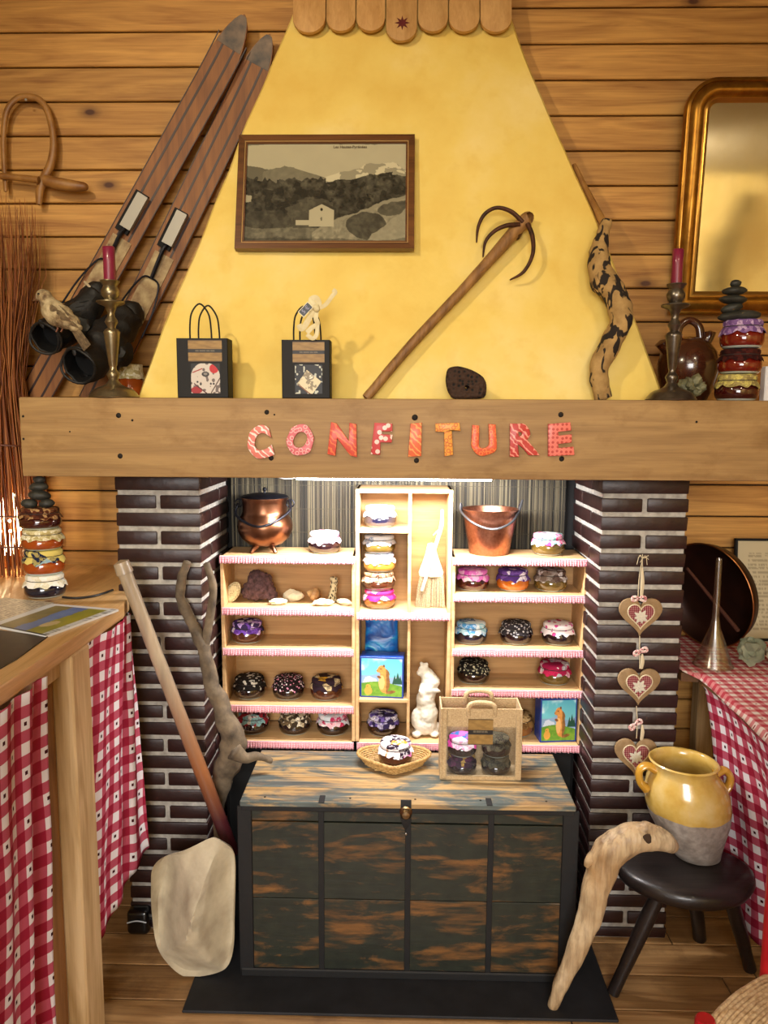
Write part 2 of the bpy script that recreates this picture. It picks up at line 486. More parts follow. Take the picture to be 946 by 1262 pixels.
# floor boards: run along the chimney wall
yb = 2.28; k = 0
wd = .118
me = None
while yb > .35:
    xs = [X0, random.uniform(-1.2, -.2), random.uniform(.3, 1.5), X1]
    for a, b in zip(xs, xs[1:]):
        G().box(((a + b) / 2, yb - wd / 2, -.009), (b - a - .003, wd - .0035, .018), .0015).build('floor_board', M_FLOOR, fl)
    yb -= wd
G().box(((X0 + X1) / 2, (yb + YB) / 2, -.011), (X1 - X0, yb - YB, .014)).build('floor_board', M_FLOOR, fl)

# dark hearth slab and the black inside of the fireplace
M_SLATE = plain('slate_hearth', '101013', .7, c2='1e1e22', bs=.3, sc=18)
tag(G().box((0.005, 1.955, .004), (1.025, .615, .007), .002).build('hearth_slab', M_SLATE), 'dark slate hearth slab under the green wooden trunk', 'hearth')
hearth = struct('wall_hearth', G().box((0, 2.285, .64), (1.05, .02, 1.28)), M_DARK)
g = G().box((0.0, 2.19, .23), (1.0, .17, .445), .01)
pl = struct('trim_1', g, M_DARK)

# ------------------------------------------------------------------ brick pillars
PW, PD, PY = .213, .31, 1.95
CO = .0468; BH = .0355
def pillar(label, xc):
    t = thing('brick_pillar', label, 'pillar', (xc, PY + PD / 2, 0))
    G().box((xc, PY + PD / 2, .626), (PW - .004, PD - .004, 1.252)).build('mortar', M_MORTAR, t)
    shapes = {}
    def brick(x, y, z, sx, sy):
        key = (round(sx, 3), round(sy, 3))
        if key not in shapes:
            gg = G().box((0, 0, 0), (sx, sy, BH), .0035, seg=2)
            for v in gg.bm.verts: v.co += V((noise.noise(v.co * 60), noise.noise(v.co * 60 + V((5, 0, 0))), noise.noise(v.co * 50 + V((0, 9, 0))))) * .0012
            o = gg.build('brick', M_BRICK, t, local=True); shapes[key] = o
        else:
            o = shapes[key].copy(); COL.objects.link(o)
        if z < .02: o.scale = (1, 1, .8)
        o.location = V((x, y, z)) - V((xc, PY + PD / 2, 0)) + V((random.uniform(-.0008, .0008), random.uniform(-.001, .001), random.uniform(-.0006, .0006)))
        o.rotation_euler = (0, random.uniform(-.006, .006), random.uniform(-.006, .006))
    j = .0055; e = .003
    W2 = PW + e * 2; H2 = W2 / 2
    for i in range(27):
        z = 1.229 - CO * i
        if z < .008: break
        last = i == 26
        ya, yb_ = PY - e, PY + PD + e
        if last: z = .0165
        if i % 2 == 0:
            d = .105
            brick(xc, ya + d / 2, z, W2, d)
            L = yb_ - ya - d - 2 * j
            for s in (-1, 1): brick(xc + s * (H2 / 2 + j / 2), yb_ - L / 2, z, H2 - j, L)
        else:
            d = .205
            for s in (-1, 1): brick(xc + s * (H2 / 2 + j / 2), ya + d / 2, z, H2 - j, d)
            L = yb_ - ya - d - 2 * j
            brick(xc, yb_ - L / 2, z, W2, L)
    return t
xl = .5 * (at(143, 607, PY).x + at(246, 607, PY).x); xr = .5 * (at(847, 607, PY).x + at(743, 607, PY).x)
PXL, PXR = xl, xr
pillar('left dark brick pillar with white mortar, behind the driftwood branch and pole', xl)
pillar('right dark brick pillar with white mortar, hung with three hearts', xr)

# ------------------------------------------------------------------ mantel beam
BY0, BY1 = 1.85, 2.10
bl, br = at(25, 540, BY0).x, at(975, 540, BY0).x
bz0, bz1 = at(500, 590.5, BY0).z, at(500, 491.5, BY0).z
bz0 = max(bz0, 1.2535)
beam = thing('mantel_beam', 'thick pale oak mantel beam bearing the painted letters', 'beam', ((bl + br) / 2, (BY0 + BY1) / 2, bz0))
g = G().box(((bl + br) / 2, (BY0 + BY1) / 2, (bz0 + bz1) / 2), (br - bl, BY1 - BY0, bz1 - bz0), .004, seg=2)
g.build('beam_timber', M_BEAM, beam)
G().box(((-.80 + br) / 2, (BY1 + 2.286) / 2, bz1 - .016), (br + .80, 2.286 - BY1, .031), .002).build('rear_board', M_BEAM, beam)
M_NAIL = plain('rusty_nail', '1c140e', .7, metal=.4)
for px, py, r in ((146, 512, .0065), (148, 562, .0065), (28.5, 513, .003), (29, 541, .003), (328.6, 508, .006), (338, 511, .0022), (334, 564.5, .0065), (511, 514.5, .0075), (513, 567.5, .0065), (690.8, 511, .0065), (691.8, 565.5, .0065), (163, 518, .003), (86, 532, .002), (858, 520, .003)):
    p = at(px, py, BY0); g = G(); g.ball(p, r, (1, .35, 1), 2); g.build('nail_head', M_NAIL, beam)
BT = bz1  # top of the mantel

# ------------------------------------------------------------------ chimney hood
HN = V((0, -cos(radians(13.5)), sin(radians(13.5)))); HP = V((0, 1.985, BT))
hd = [atp(*p, HP, HN) for p in ((168, 490), (200, 400), (243, 302), (281, 205), (303, 148), (334, 76), (367, 0), (384, -40))]
hr = [atp(*p, HP, HN) for p in ((820, 490), (803, 445), (770, 357), (739, 278), (711, 214), (681, 147), (647, 67), (623.6, 0), (610, -40))]
def zfix(lst):
    lst = [p.copy() for p in lst]; lst[0].z = BT; return lst
hd, hr = zfix(hd), zfix(hr)
topz = min(hd[-1].z, hr[-1].z)
def interp(lst, z):
    for a, b in zip(lst, lst[1:]):
        if a.z <= z <= b.z or b is lst[-1]:
            t = (z - a.z) / (b.z - a.z); return a.x + (b.x - a.x) * t
s = N('hood_plaster', .75)
n1 = s.noise(s.coord((1, 1, 1), rnd=False), 3.2, 5, .6); n2 = s.noise(s.coord((1, 1, 1), rnd=False), 14, 4)
col = s.ramp(n1, [(.3, 'dfba56'), (.5, 'e8ca68'), (.72, 'efd688')])
s.color(s.mix(s.ramp(n2, [(.55, (0, 0, 0, 1)), (.8, (.5, .5, .5, 1))]), col, 'd9b24a')); s.bump(n1, .35, .02)
M_HOOD = s.m
hood = thing('chimney_hood', 'tapering yellow plastered chimney hood above the mantel beam', 'chimney hood', (0, 2.12, BT))
rows = []; NZ, NX = 60, 40
for i in range(NZ + 1):
    z = BT + (HT - BT) * i / NZ
    xa, xb = interp(hd, z), interp(hr, z)
    y = HP.y + (z - BT) * math.tan(radians(13.5)); row = []
    jl, jr = noise.noise(V((z * 9, 1, 0))) * .004, noise.noise(V((z * 9, 7, 0))) * .004
    row.append(V((xa + jl + .10, WALLY + .0, z)))
    row.append(V((xa + jl, y + .012, z)))
    for k in range(NX + 1):
        x = xa + jl + .008 + (xb + jr - .008 - xa - jl - .008) * k / NX
        row.append(V((x, y + .004 * noise.noise(V((x * 4, z * 4, 0))), z)))
    row.append(V((xb + jr, y + .012, z)))
    row.append(V((xb + jr - .10, WALLY + .0, z)))
    rows.append(row)
g = G(); g.grid(rows); g.build('plaster_body', M_HOOD, hood, smooth=50)
# scalloped boards at the top
def on_hood(px, py, off=0.0): return atp(px, py, HP + HN * off, HN)
edges_ = [361, 402, 438.7, 475, 514, 552, 590.5, 630]
for i, (a, b) in enumerate(zip(edges_, edges_[1:])):
    bot = 56 if i == 3 else 45
    pa, pb = on_hood(a + .6, bot - 19, .014), on_hood(b - .6, bot - 19, .014); r = (pb.x - pa.x) / 2
    cx = (pa.x + pb.x) / 2; zc = pa.z; q = [(cx + r, HT - .06), (cx + r, zc)]
    if r > .0: q += [(cx + r * cos(-pi * k / 14), zc + r * .92 * sin(-pi * k / 14)) for k in range(1, 14)]
    q += [(cx - r, zc), (cx - r, HT - .06)]
    g = G(); g.prism(q, -.008, .008, bev=.0015)
    sh = math.tan(radians(13.5))
    for v in g.bm.verts: v.co.y += HP.y - .022 + (v.co.z - BT) * sh
    g.build('scalloped_board', M_SCALLOP, hood)
p = on_hood(495.5, 29, .026); g = G(); pts = []
for k in range(16):
    rr = (9.5 if k % 2 == 0 else 4.2) * pxm(p); pts.append((p.x + rr * sin(pi * k / 8), p.z + rr * cos(pi * k / 8)))
g.prism(pts, p.y - .004, p.y + .004)
for v in g.bm.verts: v.co.y += (v.co.z - p.z) * math.tan(radians(13.5))
g.build('star_cutout', plain('dark_red_star', '5a1214', .6), hood)

# ------------------------------------------------------------------ letters on the beam
def letter_mat(name, base, deco, mode):
    s = N(name, .5, coat=.1); c0_ = s.coord(rnd=False); sp_ = s.n('SeparateXYZ'); s.set(sp_, 0, c0_); co = s.n('CombineXYZ'); s.set(co, 0, sp_.outputs[0]); s.set(co, 1, sp_.outputs[2]); co = co.outputs[0]
    if mode == 'wave':
        w_ = s.n('TexWave', wave_type='BANDS', bands_direction='DIAGONAL'); s.set(w_, 'Vector', co); w_.inputs['Scale'].default_value = 38
        w_.inputs['Distortion'].default_value = 6; w_.inputs['Detail'].default_value = 1; w_.inputs['Detail Scale'].default_value = 1.5
        f = s.math('GREATER_THAN', w_.outputs[1], .72)
    elif mode == 'ring':
        v_ = s.n('TexVoronoi', voronoi_dimensions='2D'); s.set(v_, 'Vector', co); v_.inputs['Scale'].default_value = 85
        f = s.math('MULTIPLY', s.math('GREATER_THAN', v_.outputs[0], .28), s.math('LESS_THAN', v_.outputs[0], .42))
    elif mode == 'dots':
        v_ = s.n('TexVoronoi', voronoi_dimensions='2D'); s.set(v_, 'Vector', co); v_.inputs['Scale'].default_value = 95; v_.inputs['Randomness'].default_value = .25
        f = s.math('LESS_THAN', v_.outputs[0], .3)
    else:
        v_ = s.n('TexVoronoi', voronoi_dimensions='2D'); s.set(v_, 'Vector', co); v_.inputs['Scale'].default_value = 60
        f = s.math('LESS_THAN', v_.outputs[0], .33)
    s.color(s.mix(f, base, deco)); return s.m
LET = [('C', 320, 545, 30, 41, 6, 'd8776a', 'f3d9cf', 'wave', 'pink and white swirled wooden letter C, first on the beam'),
       ('O', 370, 542, 33, 39, -8, 'd46a72', 'f0b9b4', 'ring', 'rose pink wooden letter O with ring pattern'),
       ('N', 422.5, 541.5, 34, 40, -3, 'c9432c', 'e0703c', 'wave', 'red-orange wooden letter N with wavy lines'),
       ('F', 471, 541, 24, 39, -4, 'c03a3a', 'f2cfc4', 'blot', 'crimson wooden letter F with white blots'),
       ('I', 511.7, 542, 15, 41, -2, 'd9602e', 'e89a50', 'wave', 'narrow orange wooden letter I'),
       ('T', 552, 541.5, 32, 40, 3, 'dd9a35', 'cc5a28', 'ring', 'mustard yellow wooden letter T with small hearts'),
       ('U', 596.5, 542.5, 31, 38, 2, 'd8552a', 'e8873f', 'ring', 'orange wooden letter U with ring pattern'),
       ('R', 645, 541.5, 34, 41, 5, 'b82c22', 'e58f7c', 'wave', 'deep red wooden letter R with pale lines'),
       ('E', 690, 541.5, 30, 40, 5, 'dd7060', 'b83a30', 'dots', 'salmon pink wooden letter E, last, with red dots')]
for ch, px, py, wpx, hpx, rot, c1, c2, md, lab in LET:
    bm = text_bm(ch, .1, .003, .0042 if ch not in 'I' else .006, .0015)
    xs = [v.co.x for v in bm.verts]; ys = [v.co.y for v in bm.verts]
    cx, cy = (min(xs) + max(xs)) / 2, (min(ys) + max(ys)) / 2
    p = at(px, py, BY0 - .006); k = pxm(p)
    sx, sy = wpx * k / (max(xs) - min(xs)), hpx * k / (max(ys) - min(ys))
    for v in bm.verts:
        x, y, z = (v.co.x - cx) * sx, (v.co.y - cy) * sy, v.co.z
        t_ = y / (hpx * k)       # hand-cut: a little wider at the foot
        x *= 1 - .16 * t_; x += .0012 * sin(y * 160); y += .0015 * sin(x * 120)
        v.co = V((x, y, z))
    bm.transform(Matrix.Translation(p) @ Matrix.Rotation(radians(90), 4, 'X') @ Matrix.Rotation(radians(rot), 4, 'Z'))
    o = obj('wooden_letter', bm, letter_mat('letter_paint_' + ch.lower(), c1, c2, md), smooth=40)
    tag(o, lab, 'letter', 'painted letters along the beam')

# ------------------------------------------------------------------ reed mat
s = N('reed', .7); i_ = s.n('Attribute', attribute_name='rc'); nz = s.noise(s.coord((60, 60, 4), rnd=False), 1, 3)
s.color(s.mix(nz, s.mix(s.n('Attribute', attribute_name='rc').outputs[2], '8a7c5e', '3a3428'), '5c5240', 'MULTIPLY'))
s.color(s.ramp(s.n('Attribute', attribute_name='rc').outputs[2], [(0, '120f0a'), (.35, '302a1e'), (.7, '4c4433'), (1, '6a614a')]))
M_REED = s.m
zt, zb = 1.26, at(400, 700, 2.25).z
xa, xb = at(285, 640, 2.25).x, at(697, 640, 2.25).x
mat_ = thing('reed_mat', 'split reed mat lining the back of the niche behind the copper pots', 'mat', ((xa + xb) / 2, 2.255, zb))
g = G(); x = xa; lay = g.bm.verts.layers.float.new('rc')
while x < xb:
    r = random.uniform(.0012, .0022); n0 = len(g.bm.verts)
    g.tube([(x + random.uniform(-.001, .001), 2.262, zb), (x + r * .6 * random.uniform(-1, 1), 2.262 + random.uniform(-.002, .001), (zt + zb) / 2), (x, 2.262, zt)], r, 6, 1, caps=False)
    g.bm.verts.ensure_lookup_table(); rv = random.random()
    for v in g.bm.verts[n0:]: v[lay] = rv
    x += r * 1.75
g.build('reed', M_REED, mat_, kind='stuff')
M_TH = plain('thread', '4a4434', .9)
for z in (1.06, 1.13, 1.20): G().tube([(xa, 2.2585, z), (xb, 2.2585, z)], .0008, 5, 1).build('binding_thread', M_TH, mat_)

# ------------------------------------------------------------------ light batten
p1, p2 = at(283, 596, 2.06), at(682, 596, 2.06)
zc = bz0 - .012
bt = thing('tube_lamp', 'slim white tube lamp on a wooden batten under the beam', 'lamp', (0, 2.06, zc - .03))
G().box(((p1.x + p2.x) / 2, 2.10, 1.2435), (p2.x - p1.x, .05, .014), .002).build('batten', wood('batten_wood', '8a6a50', '5e4432', knots=0), bt)
ta, tb = at(362, 601, 1.98), at(608, 602, 1.98)
ME = N('tube_glow', .3); ME.set(ME.b, 'Emission_Color', (1, .98, .95, 1)); ME.set(ME.b, 'Emission_Strength', 9); ME.color('ffffff')
G().box(((ta.x + tb.x) / 2, 2.06, 1.246), (tb.x - ta.x, .028, .010), .003).build('lamp_body', plain('white_plastic', 'dcdcdc', .4), bt)
G().tube([(ta.x, 2.035, 1.239), (tb.x, 2.035, 1.239)], .005, 12, 1).build('tube', ME.m, bt)
G().tube([(ta.x - .06, 2.05, 1.243), (ta.x - .03, 2.04, 1.237), (ta.x, 2.035, 1.241)], .0022, 6).build('cable', plain('white_cable', 'c8c8c8', .4), bt)
# ------------------------------------------------------------------ display shelves
YF, YK = 2.09, 2.235
TH = .0095
M_TRIMCL = gingham('pink_gingham_trim', lin('c2405a'), lin('e49aa8'), lin('f6e9e8'), .004)
def fz(px, py): return at(px, py, YF).z
def ruffle(x0, x1, z, parent, h=.021, seed=0):
    n = int((x1 - x0) / .0022); pts, uv = [], []
    for i in range(n + 1):
        x = x0 + (x1 - x0) * i / n; row, ur = [], []
        f = sin(i * 1.9 + 2 * noise.noise(V((x * 40, seed, 0)))) * .0022
        hh = h * (1 + .06 * noise.noise(V((x * 60, seed, 3))) + .05 * sin(i * 1.1))
        for k, t in enumerate((0, .12, .2, .45, .75, 1)):
            a = (.25, .0, .25, .8, 1, 1.15)[k]
            row.append(V((x, YF - .0035 - a * f * .9 - .002 * t, z + .004 - hh * t)))
            ur.append((i * .0035, t * h))
        pts.append(row); uv.append(ur)
    g = G(); g.grid(pts, uv=uv); o = g.build('gathered_trim', M_TRIMCL, parent, smooth=70)
    md = o.modifiers.new('s', 'SOLIDIFY'); md.thickness = .0008
def shelf_unit(label, xa, xb, zb, zt, shelves, dividers=(), top=True, back=True):
    """shelves: (z_top, x0, x1, trim)"""
    t = thing('display_shelf', label, 'shelf', ((xa + xb) / 2, (YF + YK) / 2, zb - TH))
    for x in (xa + TH / 2, xb - TH / 2):
        G().box((x, (YF + YK) / 2 + .001, (zb + zt) / 2), (TH, YK - YF - .002, zt - zb + .0), .001).build('side_panel', M_SHELF, t)
    for x, z0, z1 in dividers:
        G().box((x, (YF + YK) / 2 + .001, (z0 + z1) / 2), (TH * .9, YK - YF - .004, z1 - z0), .001).build('divider', M_SHELF, t)
    if back: G().box(((xa + xb) / 2, YK - .001, (zb + zt) / 2 + 0), (xb - xa - .004, .005, zt - zb - .006)).build('back_panel', M_SBACK, t)
    for i, (z, x0, x1, tr) in enumerate(shelves):
        top_ = z >= zt - .002
        a, b = (x0 + (0 if top_ else TH), x1 - (0 if top_ else TH))
        G().box(((a + b) / 2, (YF + YK) / 2, z - TH / 2), (b - a - .0005, YK - YF, TH), .001).build('shelf_board', M_SHELF, t)
        if tr: ruffle(x0 + (.0 if top_ else .004), x1 - (.0 if top_ else .004), z - .004, t, seed=i)
    return t
LXA, LXB = at(273, 800, YF).x, at(437.5, 800, YF).x
CXA, CXB = LXB + .001, at(555, 800, YF).x
RXA, RXB = CXB + .001, at(721, 800, YF).x
zL = [fz(355, y) for y in (686, 749, 799, 869, 915)]
zR = [fz(640, y) for y in (687, 733, 800, 850, 915)]
zBot = (zL[4] + zR[4]) / 2; zL[4] = zR[4] = zBot
zTop = (zL[0] + zR[0]) / 2; zL[0] = zR[0] = zTop
shelf_unit('left pine shelf unit with five gathered pink trims, under the lidded copper cauldron', LXA, LXB, zBot, zTop, [(z, LXA, LXB, True) for z in zL])
shelf_unit('right pine shelf unit with pink trims, under the copper bucket', RXA, RXB, zBot, zTop, [(z, RXA, RXB, True) for z in zR])
cdiv = at(503.5, 800, YF).x
zCt = min(fz(495, 603.5), 1.234); zC = [fz(470, 653), fz(495, 755), fz(470, 862), zBot]
shelf_unit('tall narrow middle pine shelf unit in front of the lamp, holding the whisk broom', CXA, CXB, zBot, zCt,
    [(zCt, CXA, CXB, False), (zC[0], CXA, cdiv + TH, False), (zC[1], CXA, CXB, True), (zC[2], CXA, cdiv + TH, False), (zBot, CXA, CXB, True)],
    [(cdiv, zBot, zC[1] - TH), (cdiv, zC[1], zCt - TH)])

# ------------------------------------------------------------------ jam jars
def jam(name, c, rough=.12): return plain(name, c, rough, coat=1)
JAM = dict(plum=jam('plum_jam', '1d0c12'), brown=jam('brown_jam', '4a2416'), choc=jam('dark_jam', '24140f'), amber=jam('apricot_jam', 'b5611a'),
           olive=jam('green_tomato_jam', '5d4a1e'), gold=jam('golden_jam', 'a87c2e'), red=jam('red_jam', '6b150c'), orange=jam('orange_jam', '9c4414'), blue=jam('bilberry_jam', '151426'), cherry=jam('cherry_jam', '3a0b0c'), tan=jam('pear_jam', '8c5a2c'))
M_LID = plain('metal_lid', 'b9b6ad', .3, metal=.9)
M_BAND = plain('elastic_band', '2a2320', .7)
M_GLASSR = plain('jar_glass', 'b9c4bc', .06, coat=1)
def jar_mesh(seed, R=.0465, H=.058, droop=.0):
    """returns (glass with jam, glass foot, cover, band) bmeshes, jar standing on z=0"""
    g = G(); g.lathe([(0, .0025), (R * .80, .0025), (R * .93, .006), (R * .995, .014), (R, .021), (R * .985, .028), (R * .9, .035), (R * .82, .038), (R * .82, .045)], 28)
    f = G(); f.lathe([(0, .0), (R * .74, .0), (R * .84, .0012), (R * .9, .0045), (R * .86, .005), (0, .0045)], 28)
    c = G(); rings = []
    zs = H; n = 56
    for j, (rr, z, am) in enumerate([(0.001, zs + .001, 0), (R * .5, zs + .0012, .3), (R * .84, zs, .5), (R * .9, zs - .003, .6), (R * .9, zs - .009, .8), (R * .86, zs - .0135, .3), (R * .93, zs - .017, 1.4), (R * 1.0, zs - .022, 2.6), (R * 1.035, zs - .027, 3.6)]):
        ring = []
        for k in range(n):
            th = 2 * pi * k / n
            wv = sin(th * 9 + seed) * .5 + sin(th * 14 + seed * 2.3) * .35 + noise.noise(V((cos(th) * 2, sin(th) * 2, seed))) * .8
            r = rr * (1 + .018 * am * wv * .8); zz = z - .0012 * am * (wv + .6 * noise.noise(V((cos(th) * 5, sin(th) * 5, seed + 4)))) 
            if j == 8: zz -= .003 * max(0, cos(2 * th + seed)) ** 2
            ring.append(V((r * cos(th), r * sin(th), zz)))
        rings.append(ring)
    c.grid(rings, closev=True)
    b = G(); b.lathe([(R * .865, zs - .0145), (R * .882, zs - .0138), (R * .882, zs - .0126), (R * .865, zs - .012)], 28)
    return g, f, c, b
JM = []
for sd in (0, 1.7, 3.1):
    t = thing('jam_jar', 'x', 'jar', (0, 0, 0)); g, f, c, b = jar_mesh(sd)
    JM.append([x.build(nm, M_LID, t, local=True, smooth=60).data for x, nm in ((g, 'jam_glass'), (f, 'glass_foot'), (c, 'fabric_cover'), (b, 'elastic_band'))])
    for ch in list(t.children):
        bpy.data.objects.remove(ch)
    bpy.data.objects.remove(t)
_jn = 0
def jar(loc, jm, cl, label, group, scale=1.0, rot=0, hs=1.0):
    global _jn
    t = thing('jam_jar', label, 'jar', loc, group, rot); ms = JM[_jn % 3]; _jn += 1
    for me, nm, mt in zip(ms, ('jam_glass', 'glass_foot', 'fabric_cover', 'elastic_band'), (JAM[jm], M_GLASSR, cl, M_BAND)):
        me2 = me.copy(); me2.name = nm; me2.materials.clear(); me2.materials.append(mt)
        o = bpy.data.objects.new(nm, me2); COL.objects.link(o); o.parent = t
    t.scale = (scale, scale, scale * hs); return t
C = cloth
CL = dict(
 pinkw=C('cotton_pink_white', ['efe6ea', 'd889ad', 'f3edf0', 'c8578c', 'ece0e6'], 75),
 purple=C('cotton_purple_blossom', ['6a3fa8', 'c9a8ea', '2d2147', 'f0e6f6', '7b4fc0', '3a2a55'], 70),
 blkw=C('cotton_black_white_twigs', ['17120f', '17120f', '120e0c', 'd8d2c4', '17120f', '1b1512'], 150),
 blkpink=C('cotton_black_pink_dots', ['1a0f12', 'd98aa6', 'efdfe2'], 150, 'dots'),
 brownyel=C('cotton_brown_yellow', ['2e1f2a', 'd9a52c', '3b2618', '1e1320', 'c9b48a', '2e1f2a'], 45),
 redblue=C('cotton_red_turquoise', ['a32a34', '8ab8bd', '2c1a1f', 'd8d2cc', 'a32a34', '5c1c28'], 60),
 beige=C('cotton_beige_stars', ['3a2e22', 'cfc0a0', '6e5a40', 'e8e0cc', '3a2e22'], 90),
 pinkred=C('cotton_pink_red', ['e6b3c0', 'c32f58', 'f2e8ea', 'e9c6ce', 'b7305a', 'd8dfe6'], 50),
 whiteblue=C('cotton_white_navy', ['eeeeee', 'e8ecf2', '8da0c0', 'f2f2f2', 'eeeeee'], 70),
 whitegrey=C('cotton_white_grey', ['e8e6ea', 'eeeeee', 'b0a8c8', 'efeef0'], 80),
 lace=C('cotton_brown_lace', ['8a5a3c', 'c2a07c', '5a3220', 'd8c4a4'], 90),
 magenta=C('cotton_magenta_print', ['d0307c', 'efd6e2', 'e27ab0', 'f6f0f2', 'c81e6a'], 45),
 violetw=C('cotton_violet_white', ['6a58a8', 'e8e4f2', '352a55', 'b9b4d8', '1f1a30'], 75),
 multi=C('cotton_multicolour', ['d7437f', '7fb5b0', 'efe9ea', '5a5f70', 'e593b5', 'e8e0e4'], 55),
 fuch=C('cotton_fuchsia', ['cf4fb4', 'e07acc', 'd86ac4', 'f0e2ee'], 22),
 purpw=C('cotton_purple_white', ['5a3a8c', '6c4c9c', 'e8e2f0', '4c2e78'], 60),
 greybr=C('cotton_grey_brown', ['8d8580', '4e3a34', 'c9c4c4', '6a5a50'], 70),
 blue=C('cotton_blue_stripe', ['4f8fc4', 'cfe3ea', '2a5d94', '8ec3d4', 'dbe8ee'], 40),
 blkgrey=C('cotton_black_grey_net', ['2c282c', '9a969a', 'cfcdd0'], 120, 'dots'),
 pinkdots=C('cotton_white_pink_dots', ['efe6ea', 'cf4a90', 'b01838'], 55, 'dots'),
 blkflow=C('cotton_black_small_flowers', ['141210', 'b9b49a', '8a8870'], 115, 'dots'),
 pinkgrey=C('cotton_pink_grey', ['c9285a', 'b8bcc0', 'e2b8c6', 'e8e2e2', 'a01c48'], 48),
 halloween=C('cotton_plum_orange_white', ['e8e2ea', '2a1a2c', 'd98a2a', 'c2559a', '2a1a2c', 'ece6ee'], 42),
 brownwave=C('cotton_brown_cream', ['6b4a28', 'c8aa78', '3e2814', '8f6a3a'], 60),
 pinkblue=C('cotton_pink_blue', ['d8409c', 'e070b4', 'f2e4ee', '2e6fb0', 'd8409c'], 26),
 dark=C('cotton_dark_green', ['2c2c22', '4a4636', '1c1b16', '5c5444'], 80),
 darkpurp=C('cotton_dark_plum', ['3a1a38', '5c2a4c', 'c2a050', '2a1428'], 60),
 cream=C('cotton_cream_lace', ['e6dcb8', 'd2c492', 'f0ead0', 'b5a46c'], 110),
 creamw=C('cotton_cream_white', ['e8e2cc', 'd8d0b2', 'f0ece0'], 80),
 blueyel=C('cotton_navy_yellow', ['1c2440', '10162a', '8fa9b0', '1c2440', 'd8c46a'], 40),
 brownlace=C('cotton_dark_brown_lace', ['5a2c1a', '7c5230', 'b08a5c', '3c1a10'], 100),
 lilac=C('cotton_lilac_net', ['9a78a8', '7a5a90', 'c2a8c8', '6a4a80'], 130),
 darkred=C('cotton_dark_red_net', ['2c0c0c', '4a1a14', '1e0808', '3a1510'], 90),
 burlap=C('mesh_yellow_burlap', ['b8a860', 'a0905a', 'd2c46a', '8a7a48'], 140))
JY = 2.16
def sj(px, py, z, jm, cl, label, group='jam jars on the shelves', sc=1.0, Y=JY, rot=None):
    p = at(px, py, Y); return jar((p.x, Y, z), jm, CL[cl], label, group, sc, random.uniform(0, 6) if rot is None else rot)
e = .0006
sj(400, 670, zTop + e, 'plum', 'pinkw', 'dark plum jam jar with pink and white cover, right of the lidded copper cauldron')
sj(305, 785, zL[2] + e, 'brown', 'purple', 'jam jar with purple and white blossom cover, alone on its shelf')
sj(307.5, 850, zL[3] + e, 'choc', 'blkw', 'dark jam jar with black cover printed with white twigs')
sj(355.5, 850, zL[3] + e, 'choc', 'blkpink', 'dark jam jar with black cover of pink and white dots')
sj(402, 850, zL[3] + e, 'brown', 'brownyel', 'brown jam jar with plum and yellow printed cover')
sj(312, 900, zBot + e, 'choc', 'redblue', 'jam jar with red and turquoise cover, beside the driftwood knot')
sj(363, 900, zBot + e, 'choc', 'beige', 'jam jar with beige and brown star-like print cover')
sj(410, 900, zBot + e, 'choc', 'pinkred', 'dark jam jar with pink and red printed cover on the bottom left shelf')
sj(468, 633, zC[0] + e, 'blue', 'whiteblue', 'blue-black jam jar with white cover, highest jar, right under the tube lamp')
zz = zC[1] + e
G4 = [('tan', 'magenta', 'golden jam jar with magenta printed cover, bottom of the middle stack of four'),
      ('brown', 'lace', 'brown jam jar with brown lace cover, second from the bottom of the middle stack'),
      ('gold', 'whitegrey', 'pale jam jar with plain white cover, third from the bottom of the middle stack'),
      ('olive', 'whiteblue', 'olive jam jar with white and blue cover, top of the middle stack of four')]
hj = (zC[0] - TH - zz - .012) / 4
for i, (a, b, l) in enumerate(G4):
    p = at(467, 700, JY); o = jar((p.x + (.001, -.001, .001, 0)[i], JY, zz + i * hj), a, CL[b], l, 'stacked jam jars', 1.0, i * 1.3, (hj - .0006) / .0605)
sj(472, 890, zBot + e, 'choc', 'violetw', 'dark jam jar with violet and white cover under the marmot box')
sj(675, 670, zTop + e, 'olive', 'multi', 'jam jar with pink, turquoise and white cover, right of the copper bucket')
sj(582, 720, zR[1] + e, 'cherry', 'fuch', 'jam jar with bright fuchsia cover')
sj(631.5, 720, zR[1] + e, 'amber', 'purpw', 'orange apricot jam jar with purple and white cover')
sj(678, 720, zR[1] + e, 'olive', 'greybr', 'olive green jam jar with grey-brown cover')
sj(580, 785, zR[2] + e, 'blue', 'blue', 'dark jam jar with light blue striped cover')
sj(635.5, 785, zR[2] + e, 'plum', 'blkgrey', 'dark jam jar with black and grey net-patterned cover')
sj(687, 785, zR[2] + e, 'plum', 'pinkdots', 'dark jam jar with white cover and large pink dots')
sj(583, 835, zR[3] + e, 'choc', 'blkflow', 'dark jam jar with black cover of small pale flowers')
sj(682.5, 835, zR[3] + e, 'olive', 'pinkgrey', 'jam jar with crimson and grey cover, above the right marmot box')
sj(637, 900, zBot + e, 'tan', 'brownwave', 'jam jar with brown and cream cover, half hidden behind the burlap bag', Y=2.17, rot=1)

